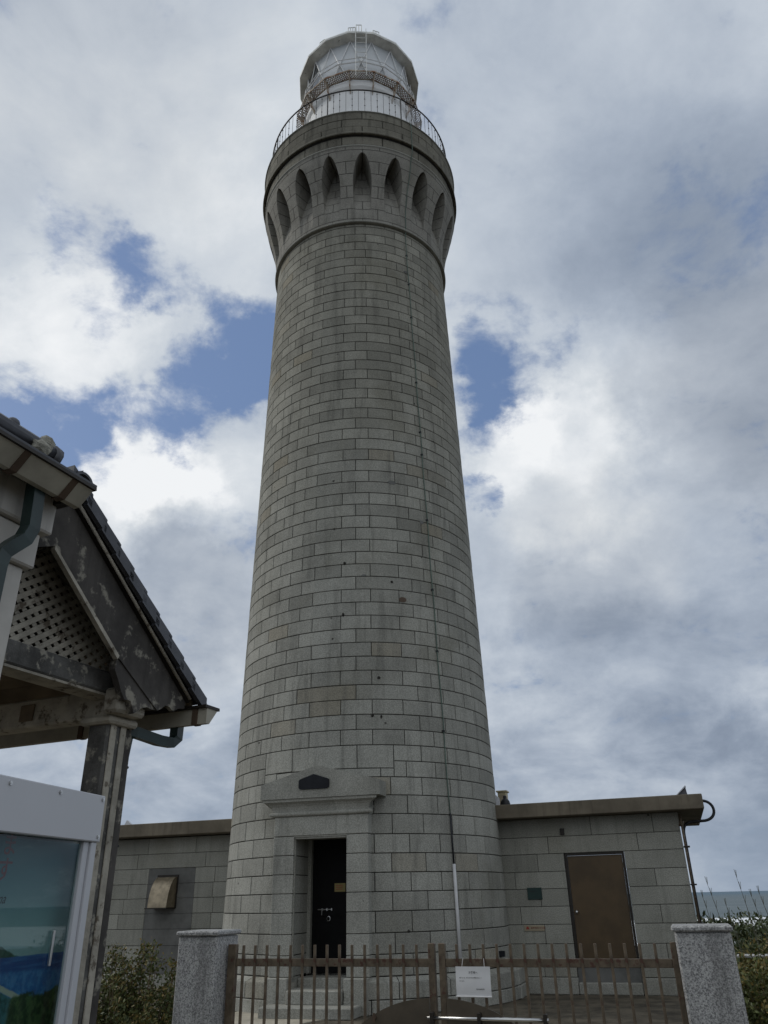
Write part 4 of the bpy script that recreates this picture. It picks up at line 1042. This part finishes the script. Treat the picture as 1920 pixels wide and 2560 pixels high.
# ridge end tile, curled up
q = MB()
pts = [(.05+.31*i/8, APX, rz(APX)-.008+.035*(i/8)**2.5) for i in range(9)]
vs = []
for i, p in enumerate(pts):
    r1 = .046+.014*(i/8)**2; r2 = r1-.016
    for r_ in (r1, r2):
        for j in range(9):
            a_ = pi*j/8; vs.append((p[0], p[1]-r_*cos(a_), p[2]-.035+r_*.8*sin(a_)))
for i in range(8):
    for j in range(8):
        o_ = i*18; q.add([vs[o_+j], vs[o_+j+1], vs[o_+18+j+1], vs[o_+18+j]], [(0, 1, 2, 3)]); q.add([vs[o_+9+j], vs[o_+9+j+1], vs[o_+27+j+1], vs[o_+27+j]], [(0, 1, 2, 3)])
o_ = 8*18
for j in range(8): q.add([vs[o_+j], vs[o_+j+1], vs[o_+9+j+1], vs[o_+9+j]], [(0, 1, 2, 3)])
SHr = q.build('ridge_tile', 'tile', SH, True)

# ------------------------------------------------------------------ white entrance building (far left)
WB = HF.thing('white_building', 'white plastered gatehouse corner with tiled roof and green downpipe', 'building', (.5, -2.2, 0))
q = MB(); q.cbox((.27, -3.6, 0), (.36, -1.062, 2.892), .006); q.build('wall', 'whitewall', WB)
q = MB(); q.cbox((.27, -3.6, 2.895), (.39, -1.033, 3.058), .008); q.build('lower_beam', 'whitewall', WB)
q = MB(); q.cbox((.27, -3.6, 3.062), (.42, -1.0, 3.24), .008); q.build('upper_beam', 'whitewall', WB)
q = MB(); q.cbox((.20, -3.6, 3.242), (.525, -.99, 3.262), .004); q.build('eave_soffit', 'frame', WB)
q = MB(); q.cbox((.28, -1.03, 3.20), (.50, -.985, 3.24), .004); q.build('eave_bracket', 'frame', WB)
gutter(WB, .53, -3.6, -1.008, 3.234, 'y', [-1.115, -1.375, -1.70], outw=.095, h=.068)
q = MB(); q.prism([(.635, 3.252), (.635, 3.262), (.05, 3.44), (.05, 3.40)], lambda x, z: (x, -3.6, z), lambda x, z: (x, -1.0, z)); q.build('roof_tiles', 'tile', WB)
q = MB(); q.tube([(.30, -3.6, 3.505), (.30, -1.0, 3.505)], .048, 12); q.tube([(.30, -1.0, 3.505), (.30, -.965, 3.50)], .058, 12); rdo = q.build('ridge_roll', 'tile', WB, True)
q = MB()
q.cbox((.27, -3.6, 3.36), (.33, -1.02, 3.405), .004); q.cbox((.27, -3.6, 3.44), (.33, -1.02, 3.46), .004)
for k_ in range(40): s_ = -1.05-.062*k_; q.cbox((.275, s_-.006, 3.404), (.325, s_+.006, 3.441), .002)
q.build('ridge_openwork', 'tile', WB)
def lump(c, r, seed):
    rr_ = random.Random(seed); q = MB(); m_, n_ = 6, 8; vs = []
    for i in range(m_+1):
        for j in range(n_):
            k_ = rr_.uniform(.75, 1.15); a_ = pi*i/m_; b_ = 2*pi*j/n_
            vs.append((c[0]+r*k_*sin(a_)*cos(b_), c[1]+r*1.2*k_*sin(a_)*sin(b_), c[2]+r*.8*k_*cos(a_)))
    q.add(vs, [(i*n_+j, i*n_+(j+1) % n_, (i+1)*n_+(j+1) % n_, (i+1)*n_+j) for i in range(m_) for j in range(n_)])
    return q
lump((.36, -1.10, 3.475), .045, 1).build('mortar_lump', 'mortarlump', WB); lump((.31, -1.04, 3.55), .036, 2).build('mortar_lump', 'mortarlump', WB)
q = MB(); q.ball((.30, -1.227, 3.545), .033, 10, 6); q.build('ridge_knob', 'tile', WB, True)
q = MB(); q.tube([(.50, -1.205, 3.24), (.50, -1.195, 3.086), (.50, -1.19, 2.998), (.495, -1.205, 2.945), (.485, -1.245, 2.90), (.475, -1.275, 2.86), (.475, -1.285, 2.80), (.475, -1.285, .1)], .028, 4, sq=True); q.build('downpipe', 'greenpipe', WB)

# ------------------------------------------------------------------ display case (bottom left)
CF = Frame((-1.2, 3.5, 0), -R_(12))     # local y along the case, local x = out of its face (towards viewer)
CS = CF.thing('display_case', 'white aluminium display case with blue sea poster behind glass', 'display case', (0, -.7, 0))
q = MB(); q.cbox((-.03, -1.5, 1.832), (.012, -.066, 2.012), .004); hp = q.build('header_panel', 'alu', CS)
for (s_, z_) in ((-.69, 1.99), (-.39, 1.992), (-.088, 1.996), (-.088, 1.852), (-1.0, 1.99)):
    q = MB(); q.tube([(.012, s_, z_), (.017, s_, z_)], .008, 10); q.tube([(.016, s_, z_), (.0185, s_, z_)], .0045, 6); q.build('screw', 'steel', hp)
q = MB(); q.cbox((-.03, -.112, .55), (.004, -.074, 1.832), .003); q.cbox((-.03, -.150, .55), (-.006, -.114, 1.832), .003); q.build('frame_upright', 'alu', CS)
q = MB(); q.cbox((-.03, -1.5, .50), (.006, -.074, .548), .003); q.build('frame_sill', 'alu', CS)
q = MB(); q.box((-.11, -1.5, .50), (-.10, -.08, 2.0)); q.box((-.10, -.044, .55), (-.03, -.030, 1.83)); q.build('case_back', 'frame', CS)
q = MB(); q.add([(-.088, -1.48, .6), (-.088, -.046, .6), (-.088, -.046, 1.83), (-.088, -1.48, 1.83)], [(0, 1, 2, 3)]); ps_ = q.build('poster', 'poster', CS)
q = MB(); q.box((-.024, -1.5, .55), (-.020, -.150, 1.832)); q.build('glass', 'glass', CS)
q = MB(); q.cbox((-.018, -.262, 1.405), (-.008, -.250, 1.52), .002); q.build('glass_pull', 'steel', CS)
for s_ in (-1.4, -.5): q = MB(); q.cbox((-.09, s_-.03, 0), (-.05, s_+.03, .50), .004); q.build('case_leg', 'alu', CS)
ydir = (0, 1, 0)
MT['redink'] = simple('red_ink', (.19, .05, .06), .6)
text('\u307e', .085, plane_M((-.0865, -.54, 1.775), ydir, (0, 0, 1)), 'redink', ps_, bold=.001)
text('\u3059', .085, plane_M((-.0865, -.545, 1.692), ydir, (0, 0, 1)), 'redink', ps_, bold=.001)
text('ma', .048, plane_M((-.0865, -.525, 1.613), ydir, (0, 0, 1)), 'ink', ps_, shear=.4)

# ------------------------------------------------------------------ planting
def shrub(name, label, cat, c, rad, h, n, leaf_l, mat, seed, group=None, nst=40, spike=.25, frame=WF, kind=None):
    rs = random.Random(seed)
    t_ = frame.thing(name, label, cat, c, group, kind)
    st_ = MB(); lf = MB(); cx, cy, cz = c
    tips = []
    for i in range(nst):
        a_ = rs.uniform(0, 2*pi); rr_ = rad*math.sqrt(rs.random())*.95
        hh = h*(1-.45*(rr_/rad)**2)*rs.uniform(.72, 1.0+spike*(.6 if rad > .8 else 1))
        b_ = (cx+.25*rr_*cos(a_), cy+.25*rr_*sin(a_), cz)
        tip = (cx+rr_*cos(a_), cy+rr_*sin(a_), cz+hh)
        m_ = (cx+.75*rr_*cos(a_), cy+.75*rr_*sin(a_), cz+hh*.5)
        st_.tube([b_, m_, tip], [.010, .006, .002], 4, cap=False); tips.append((b_, m_, tip))
    for i in range(n):
        b_, m_, tip = tips[rs.randrange(nst)]; u = 1-rs.random()**1.3*.85
        p = Vector(m_).lerp(Vector(tip), (u-.5)*2) if u > .5 else Vector(b_).lerp(Vector(m_), u*2)
        sp__ = rad*.16*(1.15-u)+.012
        p += Vector((rs.gauss(0, sp__), rs.gauss(0, sp__), rs.gauss(0, sp__*.7)))
        if p.z < cz+.01: p.z = cz+.01+rs.random()*.05
        d = Vector((rs.gauss(0, 1), rs.gauss(0, 1), rs.gauss(.5, .8))).normalized(); s_ = d.cross(Vector((rs.gauss(0, 1), rs.gauss(0, 1), rs.gauss(0, 1)))).normalized()
        L = leaf_l*rs.uniform(.6, 1.3); W = L*.5
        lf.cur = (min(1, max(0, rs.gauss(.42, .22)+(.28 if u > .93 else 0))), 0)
        lf.add([p, p+d*L*.5+s_*W*.5, p+d*L, p+d*L*.5-s_*W*.5], [(0, 1, 2, 3)])
    lf.build('foliage', mat, t_); st_.build('stem', 'twig', t_)
    return t_
shrub('shrub', 'brownish green shrub between the wooden post and left gate pillar', 'shrub', (-2.15, 7.35, 0), .62, 1.12, 34000, .034, 'leaf', 21, nst=150)
# strap-leaved plant
q = MB(); rs = random.Random(5); bx_, by_ = -1.62, 5.6
for i in range(16):
    a_ = rs.uniform(0, 2*pi); L = rs.uniform(.35, .62); pts = []
    for k_ in range(7):
        u = k_/6; pts.append(Vector((bx_+cos(a_)*L*.62*u**1.3, by_+sin(a_)*L*.62*u**1.3, .62+L*(u-.75*u*u))))
    sd = Vector((-sin(a_), cos(a_), 0)); vs = []
    for k_, p in enumerate(pts): wv = .017*(1-(k_/6)**2)+.001; vs += [p-sd*wv, p+sd*wv+Vector((0, 0, .004))]
    q.add(vs, [(2*k_, 2*k_+1, 2*k_+3, 2*k_+2) for k_ in range(6)])
    
for i in range(4): q.tube([(bx_+.02*i, by_, 0), (bx_+.02*i-.01, by_, .64)], .012, 5)
WF.solo(q, 'strap_leaf_plant', 'iris', 'bright green strap leaved plant at the foot of the shrub', 'plant', (bx_, by_, 0))
shrub('shrub', 'dense green shrub directly right of the right gate pillar', 'shrub', (3.35, 7.6, 0), (.95), 1.10, 34000, .042, 'leaf', 31, 'shrubs right of the gate', nst=130)
shrub('shrub', 'taller shrub at the right edge of the photograph', 'shrub', (4.5, 9.3, 0), 1.2, 1.16, 30000, .05, 'leaf', 33, 'shrubs right of the gate', nst=130)
shrub('shrub', 'lower shrub behind the right gate pillar near the sea', 'shrub', (5.6, 13.0, 0), 1.3, .95, 16000, .055, 'leafgreen', 35, 'shrubs right of the gate', nst=110)
# far scrub towards the shore
rs = random.Random(9); lf = MB()
for i in range(26000):
    y = rs.uniform(17, 40); x = rs.uniform(.30*y, .66*y)
    gz = 0 if y < 24 else -(y-24)/14*.6
    bmp_ = .55+.35*sin(x*1.3+y*.6)+.25*sin(x*3.1-y*1.7)
    ztop = max(.1, (.55+.45*bmp_)*(1.05 if y < 30 else .9))
    p = Vector((x, y, gz+ztop*rs.random()**.5)); d = Vector((rs.gauss(0, 1), rs.gauss(0, 1), rs.gauss(.8, .8))).normalized(); s_ = d.cross(Vector((rs.gauss(0, 1), rs.gauss(0, 1), 1))).normalized()
    L = rs.uniform(.07, .16); lf.cur = (min(1, max(0, rs.gauss(.4, .22))), 0)
    lf.add([p, p+d*L*.5+s_*L*.22, p+d*L, p+d*L*.5-s_*L*.22], [(0, 1, 2, 3)])
o = lf.build('coastal_scrub', 'leafgreen'); tag(o, 'low coastal scrub between the annex and the sea', 'scrub', kind='stuff')
# dry stalks against the sea
def stalk(azd, d, h, lean, label):
    a_ = R_(azd); c = (d*sin(a_), d*cos(a_), 0); q = MB()
    pts = [(c[0]+lean*h*u*u, c[1], h*u) for u in (0, .25, .5, .75, 1)]
    q.tube(pts, [.010, .008, .006, .004, .002], 4)
    for u in (.55, .66, .77, .86, .94):
        for sg in (-1, 1): q.tube([(c[0]+lean*h*u*u, c[1], h*u), (c[0]+lean*h*u*u+sg*.06*(1.2-u), c[1]+.02*sg, h*u+.10)], .003, 3)
    WF.solo(q, 'dry_stalk', 'stalk', label, 'plant stalk', c, 'dry stalks against the sea')
stalk(20.35, 13.0, 1.62, -.10, 'thin dry stalk nearest the annex corner against the sea')
stalk(20.95, 13.2, 1.80, -.12, 'tall dry stalk second from the annex corner, leaning left')
stalk(21.55, 13.4, 1.50, -.10, 'short forked dry stalk in the middle of the sea view')
stalk(22.55, 13.1, 1.88, -.09, 'tallest thin stalk crossing the horizon line')
stalk(23.25, 13.3, 1.62, -.12, 'dry stalk just right of the tallest one')
stalk(23.75, 13.0, 1.66, -.12, 'dry stalk farthest right beside the green shrub')
# low handrail beyond the right pillar
q = MB(); q.tube([(3.75, 10.35, .93), (6.75, 9.4, .93)], .020, 6); 
for u in (0, .5, 1): q.tube([(3.75+3*u, 10.35-.95*u, 0), (3.75+3*u, 10.35-.95*u, .93)], .018, 6)
WF.solo(q, 'handrail', 'conduit', 'pale handrail half hidden by shrubs right of the gate', 'handrail', (4.2, 10.9, 0))
# dark stone block by the left pillar
q = MB(); q.cbox((-.055, .75, 0), (.16, 1.1, .62), .015)
GF.solo(q, 'stone_block', 'blockstone', 'blue grey granite block behind the gate beside the left pillar', 'stone block', (.05, .9, 0))

fix_normals()
